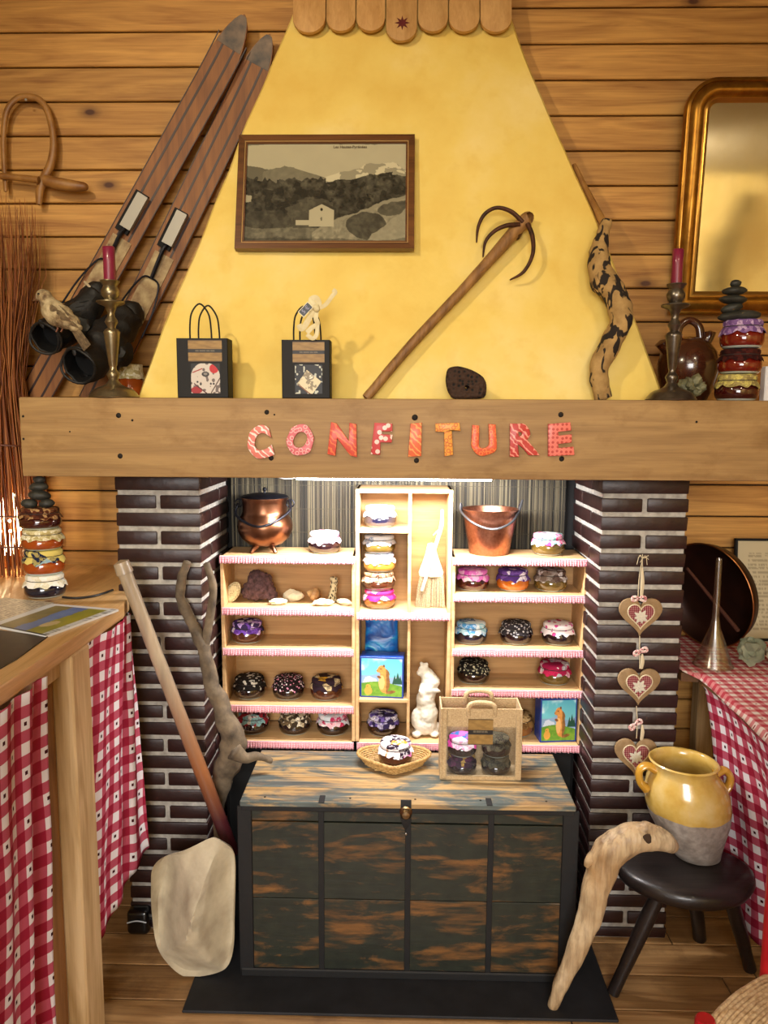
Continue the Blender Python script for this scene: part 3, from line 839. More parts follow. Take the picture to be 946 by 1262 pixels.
# ------------------------------------------------------------------ marmot boxes
def marmot_pic(U, W_):
    c = [.36 - .1 * W_ + .3 * W_, .72 + .1 * W_, .80 + 0 * W_]
    cl = fbm(U, W_, 4, 5); c = over(c, np.clip((cl - .5) * 4, 0, .8) * (W_ < .5), (.85, .93, .95))
    m1 = (W_ > .42 + .12 * np.abs(np.sin(U * 5 + .8)) * .8 - .1 * vn(U, W_, 6, 3)).astype(float); c = over(c, m1 * .9, (.55, .65, .78))
    sn = m1 * (fbm(U, W_, 7, 9) > .5); c = over(c, sn * .8, (.88, .9, .95))
    gl = .66 - .06 * np.sin(U * 4); g_ = (W_ > gl).astype(float)
    gt = fbm(U, W_, 12, 2); c = over(c, g_, (.25 + .35 * gt, .48 + .25 * gt, .12 + .1 * gt))
    for tx, ty in ((.8, .42), (.87, .36), (.93, .44)):
        tr = (np.abs(U - tx) < .05 * (W_ - ty) / .2) * (W_ > ty) * (W_ < .66); c = over(c, tr.astype(float), (.1, .3, .22))
    fur = fbm(U, W_, 18, 7)
    body = np.maximum.reduce([ell(U, W_, .56, .62, .13, .26), ell(U, W_, .50, .30, .09, .10), ell(U, W_, .57, .42, .11, .14), ell(U, W_, .70, .86, .12, .04, -.2), ell(U, W_, .43, .33, .05, .045)])
    c = over(c, body, (.72 + .25 * fur - .3 * (U > .6), .46 + .22 * fur - .2 * (U > .6), .2 + .15 * fur - .1 * (U > .6)))
    c = over(c, ell(U, W_, .50, .62, .07, .18), (.93, .72, .45)); c = over(c, ell(U, W_, .44, .49, .05, .03, .4), (.5, .28, .12))
    c = over(c, ell(U, W_, .48, .285, .014, .014), (.05, .03, .03)); c = over(c, ell(U, W_, .395, .33, .014, .012), (.15, .08, .06))
    c = over(c, ell(U, W_, .55, .21, .025, .03), (.45, .28, .14))
    c = over(c, np.maximum(ell(U, W_, .19, .84, .09, .10), ell(U, W_, .19, .73, .055, .055)), (.85, .58 + .1 * fur, .25)); c = over(c, ell(U, W_, .17, .73, .012, .012), (.1, .05, .03))
    bd = ((U < .035) | (U > .965) | (W_ < .035) | (W_ > .965)).astype(float); c = over(c, bd, (.10, .22, .55))
    return [x + 0 * U for x in c]
M_BLUEC = plain('blue_card', '1c3f96', .45, coat=.3)
def marmot_box(px0, px1, py0, z, Y, label, ry):
    pa, pb = at(px0, py0 + 25, Y), at(px1, py0 + 25, Y); w_ = pb.x - pa.x; h = at(px0, py0, Y).z - z
    t = thing('gift_box', label, 'box', ((pa.x + pb.x) / 2, Y + .03, z), rotz=ry)
    G().box((0, 0, h / 2), (w_, .056, h), .001).build('card_box', M_BLUEC, t, local=True)
    o = print_grid('printed_front', (0, 0, 0), (w_ - .001, 0, 0), (0, 0, -(h - .001)), 110, 110, marmot_pic, M_PAPER, None)
    o.parent = t; o.location = (-w_ / 2 + .0005, -.0286, h - .0005)
marmot_box(444, 498, 810, zC[2] + e, 2.10, 'square blue card box with a marmot picture, in the middle unit', radians(-4))
marmot_box(664, 710, 861, zBot + e, 2.105, 'square blue card box with a marmot picture, on the lowest right shelf', radians(6))
# blue bag behind the box
pa = at(470, 790, 2.195)
s = N('blue_foil', .35, coat=.3); v_ = s.noise(s.coord((1, 1, 1), rnd=False), 16, 2, .4, 1.5); s.color(s.ramp(v_, [(.38, '0d3f86'), (.5, '1565b5'), (.6, '1c86c4'), (.68, '62c8da')])); s.bump(v_, .8, .01)
g = G(); pts = []
zb_, zt_ = zC[2] + .001, zC[1] - TH - .004
for i in range(25):
    th = 2 * pi * i / 24; row = []
    for k in range(13):
        t_ = k / 12; z = zb_ + (zt_ - zb_) * t_
        sx, sy = .052 - .006 * t_, .025 * (1 - t_ * .75)
        cx_, sn_ = cos(th), sin(th)
        q = V((pa.x + sx * (abs(cx_) ** .6) * (1 if cx_ > 0 else -1), 2.197 + sy * (abs(sn_) ** .7) * (1 if sn_ > 0 else -1), z))
        q.y += .003 * noise.noise(V((q.x * 50, q.z * 50, 0))); q.x += .003 * noise.noise(V((q.z * 40, 3, th)))
        row.append(q)
    pts.append(row)
g.grid(pts)
tag(g.build('foil_bag', s.m, smooth=50), 'crumpled shiny blue bag standing behind the marmot box of the middle unit', 'bag')

# ------------------------------------------------------------------ curios on the second left shelf
z1 = zL[1] + e
def p2(px, Y=2.16): return at(px, 740, Y).x
sc_ = pxm(at(350, 740, 2.15))
s = N('honeycomb', .6); v_ = s.n('TexVoronoi'); s.set(v_, 'Vector', s.coord(rnd=False)); v_.inputs['Scale'].default_value = 210; v_.inputs['Randomness'].default_value = .2
s.color(s.ramp(v_.outputs[0], [(.2, '8a6f3c'), (.5, 'e6dcb0')])); s.bump(v_.outputs[0], .8, .003)
g = G(); g.ball((0, 0, 0), 1, (.020, .008, .034), 3); g.xf(Matrix.Translation((p2(288), 2.145, z1 + .029)) @ Matrix.Rotation(radians(30), 4, 'Y'))
tag(g.build('honeycomb_piece', s.m), 'cream coloured honeycomb piece leaning at the left end of the shelf', 'honeycomb')
M_SP = plain('brown_sponge', '6a4a4c', .95, c2='33211f', bs=1, sc=90)
x = p2(318)
tag(blob('bark_lump', [((x, 2.165, z1 + .038), .036), ((x - .020, 2.165, z1 + .032), .028), ((x + .026, 2.16, z1 + .030), .026), ((x - .002, 2.165, z1 + .064), .028), ((x + .040, 2.155, z1 + .021), .018), ((x + .010, 2.15, z1 + .045), .026), ((x + .018, 2.16, z1 + .060), .022)], M_SP, nz=.006, nf=90), 'lumpy purple-brown fungus-like lump on the second left shelf', 'fungus')
M_PALE = plain('pale_stone', 'e8ddc4', .7, c2='cdbf9e', bs=.3, sc=40)
for (px, Y, sx, sy, sz, rz, lab) in ((343, 2.125, .026, .016, .009, 10, 'flat white stone in front of the fungus-like lump'), (361, 2.17, .030, .018, .017, -12, 'largest pale blocky stone on the second left shelf'), (398, 2.118, .028, .014, .010, 5, 'low flat white stone below the round shell'), (424, 2.13, .024, .012, .009, -35, 'small white driftwood-like stone at the right end of the shelf')):
    g = G(); g.ball((0, 0, 0), 1, (sx, sy, sz), 3, nz=.25, nf=14, seed=px); g.xf(Matrix.Translation((p2(px, Y), Y, z1 + sz * .93)) @ Matrix.Rotation(radians(rz), 4, 'Z'))
    tag(g.build('pale_stone', M_PALE, smooth=40), lab, 'stone')
M_SHELL = plain('shell', 'd9b684', .4, c2='8a5426', bs=.3, sc=35)
x = p2(388)
g = G(); pr = [(.0004, .0), (.006, .001), (.015, .006), (.0195, .014), (.018, .022), (.0125, .027), (.010, .029), (.0075, .033), (.0035, .037), (.0005, .040)]
g.lathe(pr, 24); g.xf(Matrix.Translation((x - .004, 2.168, z1 + .020)) @ Matrix.Rotation(radians(-72), 4, 'Y') @ Matrix.Translation((0, 0, -.018)))
tag(g.build('sea_snail_shell', M_SHELL), 'round tan snail shell beside the speckled stalk', 'shell')
s = N('cholla', .8); v_ = s.n('TexVoronoi'); s.set(v_, 'Vector', s.coord((1, 1, .6), rnd=False)); v_.inputs['Scale'].default_value = 170
s.color(s.ramp(v_.outputs[0], [(.25, '2a1c14'), (.5, 'd8c8a0')])); s.bump(v_.outputs[0], .9, .004)
x = p2(410); g = G(); g.tube([(x - .002, 2.165, z1 + .001), (x - .001, 2.166, z1 + .02), (x + .002, 2.168, z1 + .045), (x + .004, 2.17, z1 + .070)], [.016, .011, .010, .012], 16, 5, nz=.2, nf=60)
tag(g.build('speckled_stalk', s.m), 'speckled dry plant stalk standing on the second left shelf', 'stalk')

# ------------------------------------------------------------------ whisk broom with stick, plaster marmot
M_BRIS = plain('broom_bristle', 'cbb896', .8, c2='8a7658', sc=300)
xa, xb = at(513, 740, 2.15).x, at(546, 740, 2.15).x; xc = (xa + xb) / 2; zt_ = fz(530, 713)
br_ = thing('whisk_broom', 'pale whisk broom with a crooked white stick in the tall middle bay', 'broom', (xc, 2.16, zC[1] + e))
g = G()
for i in range(170):
    t_ = random.uniform(-1, 1); y = random.uniform(-1, 1)
    b = V((xc + t_ * .042, 2.16 + y * .014, zC[1] + .001 + abs(random.gauss(0, .0015)))); q = V((xc + t_ * .033 + .004, 2.162 + y * .008, zt_ - .004))
    g.tube([b, b.lerp(q, .5) + V((random.uniform(-.001, .001), 0, 0)), q], .0011, 4, 1, caps=False)
g.build('bristles', M_BRIS, br_, kind='stuff')
M_WHT = plain('overexposed_wood', 'efe4cc', .6, c2='dccba6', sc=30, bs=.1)  # broom wood coloured near white for the glare under the tube lamp
g = G(); zh = fz(530, 620)
g.lathe([(.001, zt_ - .008), (.034, zt_ - .008), (.036, zt_ + .004), (.026, zt_ + .03), (.016, zt_ + .06), (.011, zt_ + .085), (.001, zt_ + .088)], 20, loc=(0, 0, 0))
for v in g.bm.verts: v.co = V((xc + .003 + v.co.x, 2.163 + v.co.y * .42, v.co.z))
g.build('binding', M_WHT, br_)
def sx(px, Y=2.15, py=700): return at(px, py, Y).x
G().tube([(sx(520), 2.145, fz(0, 728)), (sx(528), 2.14, fz(0, 700)), (sx(536), 2.145, fz(0, 672)), (sx(543), 2.155, fz(0, 648)), (sx(544), 2.165, fz(0, 628))], [.0045, .005, .0055, .006, .004], 10).build('stick', M_WHT, br_)
G().tube([(sx(543), 2.155, fz(0, 650)), (sx(537), 2.15, fz(0, 655)), (sx(533), 2.147, fz(0, 659))], [.003, .002, .001], 8).build('twig_stub', M_WHT, br_)

M_PLAS = plain('grey_plaster', 'b9b09c', .8, c2='e0dccf', bs=.4, sc=22)
Ym = 2.145
def pm(px, py, dy=0): 
    q = at(px, py, Ym); return V((q.x, Ym + dy, q.z))
rt = lambda a: Matrix.Rotation(radians(a), 4, 'Y').to_3x3()
z0 = zBot + .001
bs = [(pm(529, 893), .029, (1, .9, 1.0)), (pm(531, 880), .029, (.95, .9, 1.1)), (pm(529, 862), .024, (.95, .9, 1.15)), (pm(532, 848), .021, (1.05, .95, 1.1)), (pm(537, 840), .019, (1.1, .9, .9)),
      (pm(532, 833), .017, (1, .9, 1.1)), (pm(527, 826), .014, (1.05, .9, 1.0)), (pm(523, 829, -.003), .0095, (1.1, .9, .8)), (pm(530, 819), .006), (pm(524, 818, .004), .005),
      (pm(517, 884, -.008), .016, (.7, 1, 1.6)), (pm(518, 905, -.014), .013, (1.0, 1.3, .6)), (pm(540, 905, -.012), .012, (1.0, 1.3, .6)), (pm(541, 849, -.01), .009, (1.6, .8, .7), rt(20)), (pm(524, 852, -.016), .008, (.8, .9, 1.7), rt(-25)), (pm(544, 896, .006), .012, (1.2, .8, .8))]
bs = [(b[0], b[1] * 1.18) + tuple(b[2:]) for b in bs] + [(pm(530, 872), .030, (.95, .85, 1.3)), (pm(532, 854), .026, (.95, .8, 1.1)), (pm(530, 884), .036, (.85, .75, 1.0)), (pm(530, 862), .030, (.85, .75, 1.2)), (pm(534, 838), .024, (1, .8, 1.1))]
for b in bs:
    r = b[1] * (b[2][2] if len(b) > 2 else 1)
    if b[0].z - r < z0: b[0].z = z0 + r
tag(blob('marmot_figurine', bs, M_PLAS, vox=.0028, smooth_it=8, nz=.0012, nf=120), 'grey-white plaster marmot figurine standing upright beside the burlap bag', 'figurine')
_mo = COL.objects['marmot_figurine']; _xs = [v.co.x + _mo.location.x for v in _mo.data.vertices]; _a, _b = cdiv + TH * .45 + .003, CXB - TH - .003
_k = min(1, (_b - _a) / (max(_xs) - min(_xs)))
for v in _mo.data.vertices: v.co.x = (v.co.x + _mo.location.x - (max(_xs) + min(_xs)) / 2) * _k + (_a + _b) / 2 - _mo.location.x

# ------------------------------------------------------------------ copper cauldron and bucket
M_COP = plain('aged_copper', '8f6248', .3, metal=1, c2='6a4532', bs=.06, sc=14)
M_COP2 = plain('hammered_copper', 'b07a62', .36, metal=1, c2='8f5e4a', bs=.15, sc=120)
Yc = 2.165
def zc_(py, Y=Yc): return at(326, py, Y).z
xc = at(326.5, 640, Yc).x; k = pxm(at(326, 640, Yc))
cz = lambda py: zc_(py) 
cb = thing('copper_cauldron', 'round lidded copper cauldron on three short feet, on the left shelf unit', 'cauldron', (xc, Yc, zTop + e))
base = zTop + .0145; top = cz(611); H_ = top - base
rr = 34 * k
prof = [(0, 0), (.35, .01), (.62, .06), (.85, .17), (.97, .30), (1.0, .42), (.95, .54), (.84, .63), (.81, .68), (.80, .71), (.80, .86), (.81, .90), (.84, .955), (.84, .97), (.8, .97), (.70, .93), (0, .93)]
G().lathe([(r * rr, base + z * H_) for r, z in prof], 40, loc=(xc, Yc, 0)).build('pot_body', M_COP, cb, smooth=50)
G().lathe([(.0, .955), (.84, .955), (.86, .975), (.80, 1.0), (.55, 1.035), (.3, 1.055), (0, 1.06)], 40).bm.free()
G().lathe([(r * rr, base + z * H_) for r, z in [(0, .965), (.83, .965), (.86, .985), (.78, 1.01), (.5, 1.045), (.2, 1.06), (0, 1.062)]], 40, loc=(xc, Yc, 0)).build('lid', M_IRON, cb, smooth=50)
g = G(); g.ball((xc, Yc, base + H_ * 1.13), .0065, sub=2); g.tube([(xc, Yc, base + H_ * 1.06), (xc, Yc, base + H_ * 1.12)], .0032, 8, 1); g.build('lid_knob', M_IRON, cb)
a_ = rr * .86
G().tube([(xc - a_ - .006, Yc - .012, base + H_ * .86), (xc - a_ - .010, Yc - .03, base + H_ * .66), (xc - a_ * .62, Yc - rr * .88, base + H_ * .53), (xc, Yc - rr * 1.12, base + H_ * .47), (xc + a_ * .62, Yc - rr * .88, base + H_ * .56), (xc + a_ + .008, Yc - .03, base + H_ * .74), (xc + a_ + .004, Yc - .012, base + H_ * .93)], .0036, 10, 6).build('bail_handle', M_IRON, cb)
for s_ in (-1, 1):
    pts = [(xc + s_ * (rr * .78 + .012 + .011 * cos(t)), Yc - .006, base + H_ * .86 + .011 * sin(t)) for t in np.linspace(0, 2 * pi, 13)]
    G().tube(pts, .0022, 8, 1).build('handle_ring', M_IRON, cb)
for a in (-125, -50, 90):
    d = V((cos(radians(a)), sin(radians(a)), 0))
    G().tube([V((xc, Yc, 0)) + d * rr * .45 + V((0, 0, base + .006)), V((xc, Yc, 0)) + d * rr * .6 + V((0, 0, zTop + .012)), V((xc, Yc, 0)) + d * rr * .72 + V((0, 0, zTop + .002))], [.010, .007, .005], 10, 3).build('foot', M_COP, cb)
Yb_ = 2.165
xb_ = at(603, 660, Yb_).x; zt_ = at(603, 629, Yb_ - .045).z; k = pxm(at(603, 650, Yb_)); z0 = zTop + e
rt_, rb_ = 34.5 * k, 24.5 * k
bk = thing('copper_bucket', 'open tapering copper bucket with iron handle on the right shelf unit', 'bucket', (xb_, Yb_, z0))
h = zt_ - z0
G().lathe([(0, 0), (rb_ - .002, 0), (rb_, .002), (rb_ + (rt_ - rb_) * .5, h * .5), (rt_ - .002, h * .95), (rt_ + .001, h * .97), (rt_ + .002, h), (rt_ - .002, h), (rt_ - .004, h * .96), (rb_ - .003, .004), (0, .004)], 44, loc=(xb_, Yb_, z0)).build('bucket_body', M_COP2, bk, smooth=50)
G().tube([(xb_ - rt_ - .004, Yb_ - .005, z0 + h * 1.12), (xb_ - rt_ - .003, Yb_ - .02, z0 + h * .93), (xb_ - rt_ * .6, Yb_ - rt_ * .85, z0 + h * .72), (xb_, Yb_ - rt_ * 1.07, z0 + h * .63), (xb_ + rt_ * .6, Yb_ - rt_ * .85, z0 + h * .74), (xb_ + rt_ * .95, Yb_ - .03, z0 + h * .95), (xb_ + rt_ + .010, Yb_ - .008, z0 + h * 1.2)], .0034, 10, 6).build('bail_handle', plain('grey_iron', '55565a', .4, metal=.8), bk)
for s_ in (-1, 1):
    pts = [(xb_ + s_ * (rt_ + .002), Yb_ - .006 + .009 * cos(t), z0 + h * 1.03 + .010 * sin(t)) for t in np.linspace(0, 2 * pi, 11)]
    G().tube(pts, .0025, 8, 1).build('handle_eye', M_IRON, bk)

# ------------------------------------------------------------------ trunk
CHY = 1.772; CHZ = at(500, 990, CHY).z
s = N('worn_green_paint', .5, coat=.1)
co = s.coord((2.0, 3, 6), rnd=True); n1 = s.noise(co, 2.6, 6, .66, .6); n2 = s.noise(s.coord((3, 8, 22)), 3, 4)
f = s.math('ADD', s.math('MULTIPLY', n1, .75), s.math('MULTIPLY', n2, .25))
und = s.ramp(n2, [(.3, '4a3016'), (.7, '805628')])
pt = s.ramp(s.noise(s.coord((1, 1, 1)), 30, 3), [(.3, '151a12'), (.7, '22271c')])
s.color(s.mix(s.ramp(f, [(.50, (0, 0, 0, 1)), (.61, (.9, .9, .9, 1))]), pt, und)); s.bump(n2, .25, .003)
M_CHEST = s.m
s = N('worn_paint_lit_top', .42, coat=.15)  # same worn paint, coloured lighter for the strong light on the lid
n1 = s.noise(s.coord((1.6, 5, 5)), 2.8, 6, .66, .8); n2 = s.noise(s.coord((2, 40, 40)), 3, 4)
f = s.math('ADD', s.math('MULTIPLY', n1, .8), s.math('MULTIPLY', n2, .2))
s.color(s.mix(s.ramp(f, [(.46, (0, 0, 0, 1)), (.56, (1, 1, 1, 1))]), s.ramp(n2, [(.3, '3c4442'), (.7, '626b68')]), s.ramp(n2, [(.3, '8a6a40'), (.7, 'b8996a')]))); s.bump(n2, .3, .003)
M_CTOP = s.m
cxa, cxb = atz(293, 990, CHZ).x, atz(709, 990, CHZ).x
CW = cxb - cxa; ccx = (cxa + cxb) / 2; CHB = 2.062; CD = CHB - CHY
ch = thing('storage_chest', 'large wooden chest with worn dark green paint and black metal straps', 'chest', (ccx, CHY + CD / 2, .0085))
zb0 = .0085
G().box((ccx, CHY + CD / 2 + .004, (CHZ + zb0) / 2), (CW - .03, CD - .03, CHZ - zb0 - .03)).build('trunk_core', M_DARK, ch)
seam = at(500, 1015, CHY).z; mid = at(500, 1110, CHY).z; fb = at(500, 1200, CHY).z
xs = [cxa + .010] + [at(p, 1100, CHY).x for p in (396, 502, 603)] + [cxb - .010]
for r_, (za, zb_) in enumerate(((CHZ - .012, seam + .002), (seam - .002, mid + .001), (mid - .001, fb))):
    for a, b in zip(xs, xs[1:]):
        G().box(((a + b) / 2, CHY + .009, (za + zb_) / 2), (b - a - .001, .018, za - zb_), .0015).build('front_board', M_CHEST, ch)
for sd, x in ((0, cxa + .008), (1, cxb - .008)):
    for (za, zb_) in ((CHZ - .012, seam + .002), (seam - .002, mid + .001), (mid - .001, fb - .03)):
        G().box((x, CHY + CD / 2, (za + zb_) / 2), (.016, CD - .01, za - zb_), .0015).build('side_board', M_CHEST, ch)
tb_ = [CHY - .004, CHY + .075, CHY + .19, CHB]
for a, b in zip(tb_, tb_[1:]):
    G().box((ccx, (a + b) / 2, CHZ - .007), (CW - .004, b - a - .0015, .014), .002).build('lid_board', M_CTOP, ch)
M_STRAP = plain('black_strap', '060607', .65, metal=0, c2='0c0c0e', bs=.2, sc=40)
def strap(px, w_, z0, z1):
    x = at(px, 1100, CHY).x; G().box((x, CHY - .0012, (z0 + z1) / 2), (w_, .003, z1 - z0), .0008).build('metal_strap', M_STRAP, ch)
for px in (396, 502, 603): strap(px, .014, fb, CHZ - .014)
for px in (396, 603):
    x = at(px, 990, CHY).x; G().box((x, CHY + .012, CHZ + .0008), (.014, .035, .0025), .0006).build('metal_strap', M_STRAP, ch)
for x in (cxa + .013, cxb - .013): G().box((x, CHY + .001, (fb + CHZ - .014) / 2), (.036 if x < 0 else .040, .010, CHZ - .014 - fb), .002).build('corner_strap', M_STRAP, ch)
G().box((ccx, CHY + .003, (fb + zb0) / 2 + .004), (CW + .004, .02, fb - zb0 + .012), .003).build('base_rail', M_STRAP, ch)
G().box((ccx, CHY - .002, CHZ - .018), (CW - .01, .006, .012), .002).build('lid_rail', M_STRAP, ch)
for x in (cxa + .003, cxb - .003): G().box((x, CHY + CD / 2, (fb + zb0) / 2 + .004), (.02, CD - .03, fb - zb0 + .012), .003).build('base_rail', M_STRAP, ch)
p = at(500, 1001, CHY - .006); G().lathe([(0, .0), (.016, .0), (.015, .004), (.009, .007), (.013, .010), (.0135, .015), (.009, .020), (0, .0215)], 24).xf(Matrix.Translation((p.x, CHY - .003, p.z)) @ Matrix.Rotation(radians(90), 4, 'X')).build('lock_knob', plain('tarnished_brass', '8a7456', .3, metal=1), ch)
G().prism([(p.x - .013, p.z + .03), (p.x + .013, p.z + .03), (p.x + .013, p.z - .02), (p.x + .006, p.z - .04), (p.x, p.z - .05), (p.x - .006, p.z - .04), (p.x - .013, p.z - .02)], CHY - .0045, CHY - .001, bev=.0006).build('hasp', M_STRAP, ch)
q = at(500, 1028, CHY - .006); g = G(); g.ball((q.x, CHY - .006, q.z), .003, (1, .6, 1.5)); g.build('keyhole_stud', plain('steel', 'b0b4b8', .25, metal=1), ch)
for x in [cxa + .06, ccx - .14, ccx + .02, ccx + .18, cxb - .07]:
    g = G(); g.ball((x, CHY + .02, CHZ + .0003), .0028, (1, 1, .4)); g.build('nail_head', M_NAIL, ch)

# ------------------------------------------------------------------ basket with jar, burlap bag
M_WICK = plain('wicker', 'c9a468', .6, c2='96703a', bs=.4, sc=120)
bx, by = atz(485, 943, CHZ).x, atz(485, 943, CHZ).y
def heart(t):
    x = 16 * sin(t) ** 3; y = 13 * cos(t) - 5 * cos(2 * t) - 2 * cos(3 * t) - cos(4 * t); return x / 17, (y + 2.5) / 15
def bheart(t):
    a, b = heart(t); return a * .55 + sin(t) * .45, b * .5 + cos(t) * .5
kx = 46 * pxm(V((bx, by, CHZ)))
bk = thing('heart_basket', 'small heart-shaped wicker basket on top of the green chest', 'basket', (bx, by, CHZ))
def hp(t, s_, z, ph=0):
    a, b = bheart(t); w_ = .0012 * sin(t * 34 + ph)
    n_ = hypot(a, b) + 1e-6
    return V((bx + a * kx * s_ + w_ * a / n_, by + b * kx * .72 * s_ + w_ * b / n_, CHZ + z))
ts = [2 * pi * i / 120 for i in range(120)]
for i, (s_, z) in enumerate(((.80, .0035), (.84, .008), (.88, .0125), (.915, .017), (.95, .0215))):
    pts = [hp(t, s_, z, i * pi) for t in ts]; g = G(); g.tube(pts + [pts[0]], .0028, 6, 1, caps=False); g.build('wicker_strand', M_WICK, bk)
pts = [hp(t, 1.0, .0265) for t in ts]; G().tube(pts + [pts[0]], .0045, 8, 1, caps=False).build('rim', M_WICK, bk)
g = G()
for i in range(-11, 12):
    x0 = i / 11.5
    ys = [bheart(t) for t in ts]; yy = [b for a, b in ys if abs(a - x0) < .06]
    if len(yy) > 1: g.tube([(bx + x0 * kx * .8, by + min(yy) * kx * .72 * .8, CHZ + .004), (bx + x0 * kx * .8, by + max(yy) * kx * .72 * .8, CHZ + .004)], .0021, 6, 1)
for j in range(-7, 8):
    y0 = j / 8.5; xx = [a for a, b in ys if abs(b - y0) < .08]
    if len(xx) > 1: g.tube([(bx + min(xx) * kx * .8, by + y0 * kx * .72 * .8, CHZ + .0055), (bx + max(xx) * kx * .8, by + y0 * kx * .72 * .8, CHZ + .0055)], .0019, 6, 1)
g.build('woven_base', M_WICK, bk)
G().box((bx, by, CHZ + .0025), (kx * 1.0, kx * .7, .004)).build('base_lining', M_WICK, bk)
q = at(487, 946, by - .005)
jar((q.x, by + .002, CHZ + .0098), 'brown', CL['halloween'], 'jam jar with white, plum and orange cover, sitting in the heart basket', None, 1.0, 2.0)

bgY = atz(592, 962, CHZ).y + .001
xa, xb = atz(542, 962, CHZ).x, atz(641, 962, CHZ).x; W_b = xb - xa; bxc = (xa + xb) / 2; Hb = at(590, 874, bgY).z - CHZ; Db = .088
M_BUR = plain('burlap', 'ccb28a', .9, c2='ac9068', bs=.5, sc=260)
bg = thing('burlap_bag', 'natural burlap gift bag with clear window showing jars, on the chest', 'bag', (bxc, bgY + Db / 2, CHZ + .0008))
z0 = CHZ + .0008
e2 = .0035
G().box((bxc, bgY + Db / 2, z0 + .002), (W_b, Db, .003)).build('bag_base', M_BUR, bg)
G().box((bxc, bgY + Db - e2 / 2, z0 + Hb / 2 - .001), (W_b, e2, Hb - .002), .001).build('back_panel', M_BUR, bg)
for x in (xa + e2 / 2, xb - e2 / 2): G().box((x, bgY + Db / 2, z0 + Hb / 2), (e2, Db, Hb), .001).build('side_panel', M_BUR, bg)
wx0, wx1, wz0, wz1 = xa + .017, xb - .015, z0 + .012, z0 + Hb * .74
for c_, s_ in ((((xa + wx0) / 2, z0 + Hb / 2), (wx0 - xa, Hb)), (((xb + wx1) / 2, z0 + Hb / 2), (xb - wx1, Hb)), ((bxc, (z0 + wz0) / 2), (wx1 - wx0, wz0 - z0)), ((bxc, (z0 + Hb + wz1) / 2), (wx1 - wx0, z0 + Hb - wz1))):
    G().box((c_[0], bgY + e2 / 2, c_[1]), (s_[0], e2, s_[1])).build('front_panel', M_BUR, bg)
for x in (xa + .002, xb - .002): G().tube([(x, bgY - .001, z0 + .004), (x, bgY - .002, z0 + Hb * .5), (x, bgY - .001, z0 + Hb)], .003, 8, 3).build('edge_seam', M_BUR, bg)
G().box((bxc, bgY - .0004, (wz0 + wz1) / 2), (wx1 - wx0 + .004, .0006, wz1 - wz0 + .004)).build('clear_window', glassm('clear_plastic', (.93, .94, .95, 1), .01, .1, .25), bg)
for y, dz in ((bgY + .004, 0), (bgY + Db - .006, .004)):
    h_ = .028
    G().tube([(bxc - .033, y - .002, z0 + Hb * .9 + dz), (bxc - .034, y - .004, z0 + Hb + .001 + dz), (bxc - .026, y - .002, z0 + Hb + .012 + dz), (bxc, y, z0 + Hb + .015 + dz), (bxc + .026, y - .002, z0 + Hb + .012 + dz), (bxc + .034, y - .004, z0 + Hb + .001 + dz), (bxc + .033, y - .002, z0 + Hb * .9 + dz)], .0062, 10, 5).build('handle', M_BUR, bg)
def label_pic(kind):
    def fn(U, W_):
        n_ = fbm(U, W_, 5, 11, 14); c = [.62 + .2 * n_ - .15, .50 + .18 * n_ - .15, .26 + .12 * n_ - .1]
        c = [x + 0 * U for x in c]
        c = over(c, ((W_ > .42) & (W_ < .60)).astype(float), (.08, .06, .05))
        tx = ((W_ > .46) & (W_ < .52) & (U > .22) & (U < .78) & (vn(U, W_, 40, 3, 3) > .35)).astype(float); c = over(c, tx * .6, (.6, .55, .45))
        ed = ((W_ < .05) | (W_ > .95)).astype(float); c = over(c, ed, (.35, .26, .14))
        return c
    return fn
print_grid('printed_label', (bxc - .034, bgY - .0012, z0 + Hb * .86), (.064, 0, 0), (0, 0, -Hb * .36), 50, 40, label_pic(0), M_PAPER, bg)
for sx_, (jm, cl, lb) in ((-1, ('plum', 'darkpurp', 'lower left jar in the burlap bag, plum cover with gold print')), (1, ('choc', 'dark', 'lower right jar in the burlap bag, dark green cover'))):
    jar((bxc + sx_ * .0445, bgY + Db / 2 - .001, z0 + .0042), jm, CL[cl], lb, 'jars in the burlap bag', .82, 1)
for sx_, (jm, cl, lb) in ((-1, ('choc', 'pinkblue', 'upper left jar in the burlap bag, pink and blue cover')), (1, ('choc', 'brownwave', 'upper right jar in the burlap bag, brown cover'))):
    jar((bxc + sx_ * .0445, bgY + Db / 2 - .001, z0 + .0042 + .0605 * .82), jm, CL[cl] if cl != 'brownwave' else CL['dark'], lb if cl != 'brownwave' else 'upper right jar in the burlap bag, dark green cover', 'jars in the burlap bag', .82, 2)
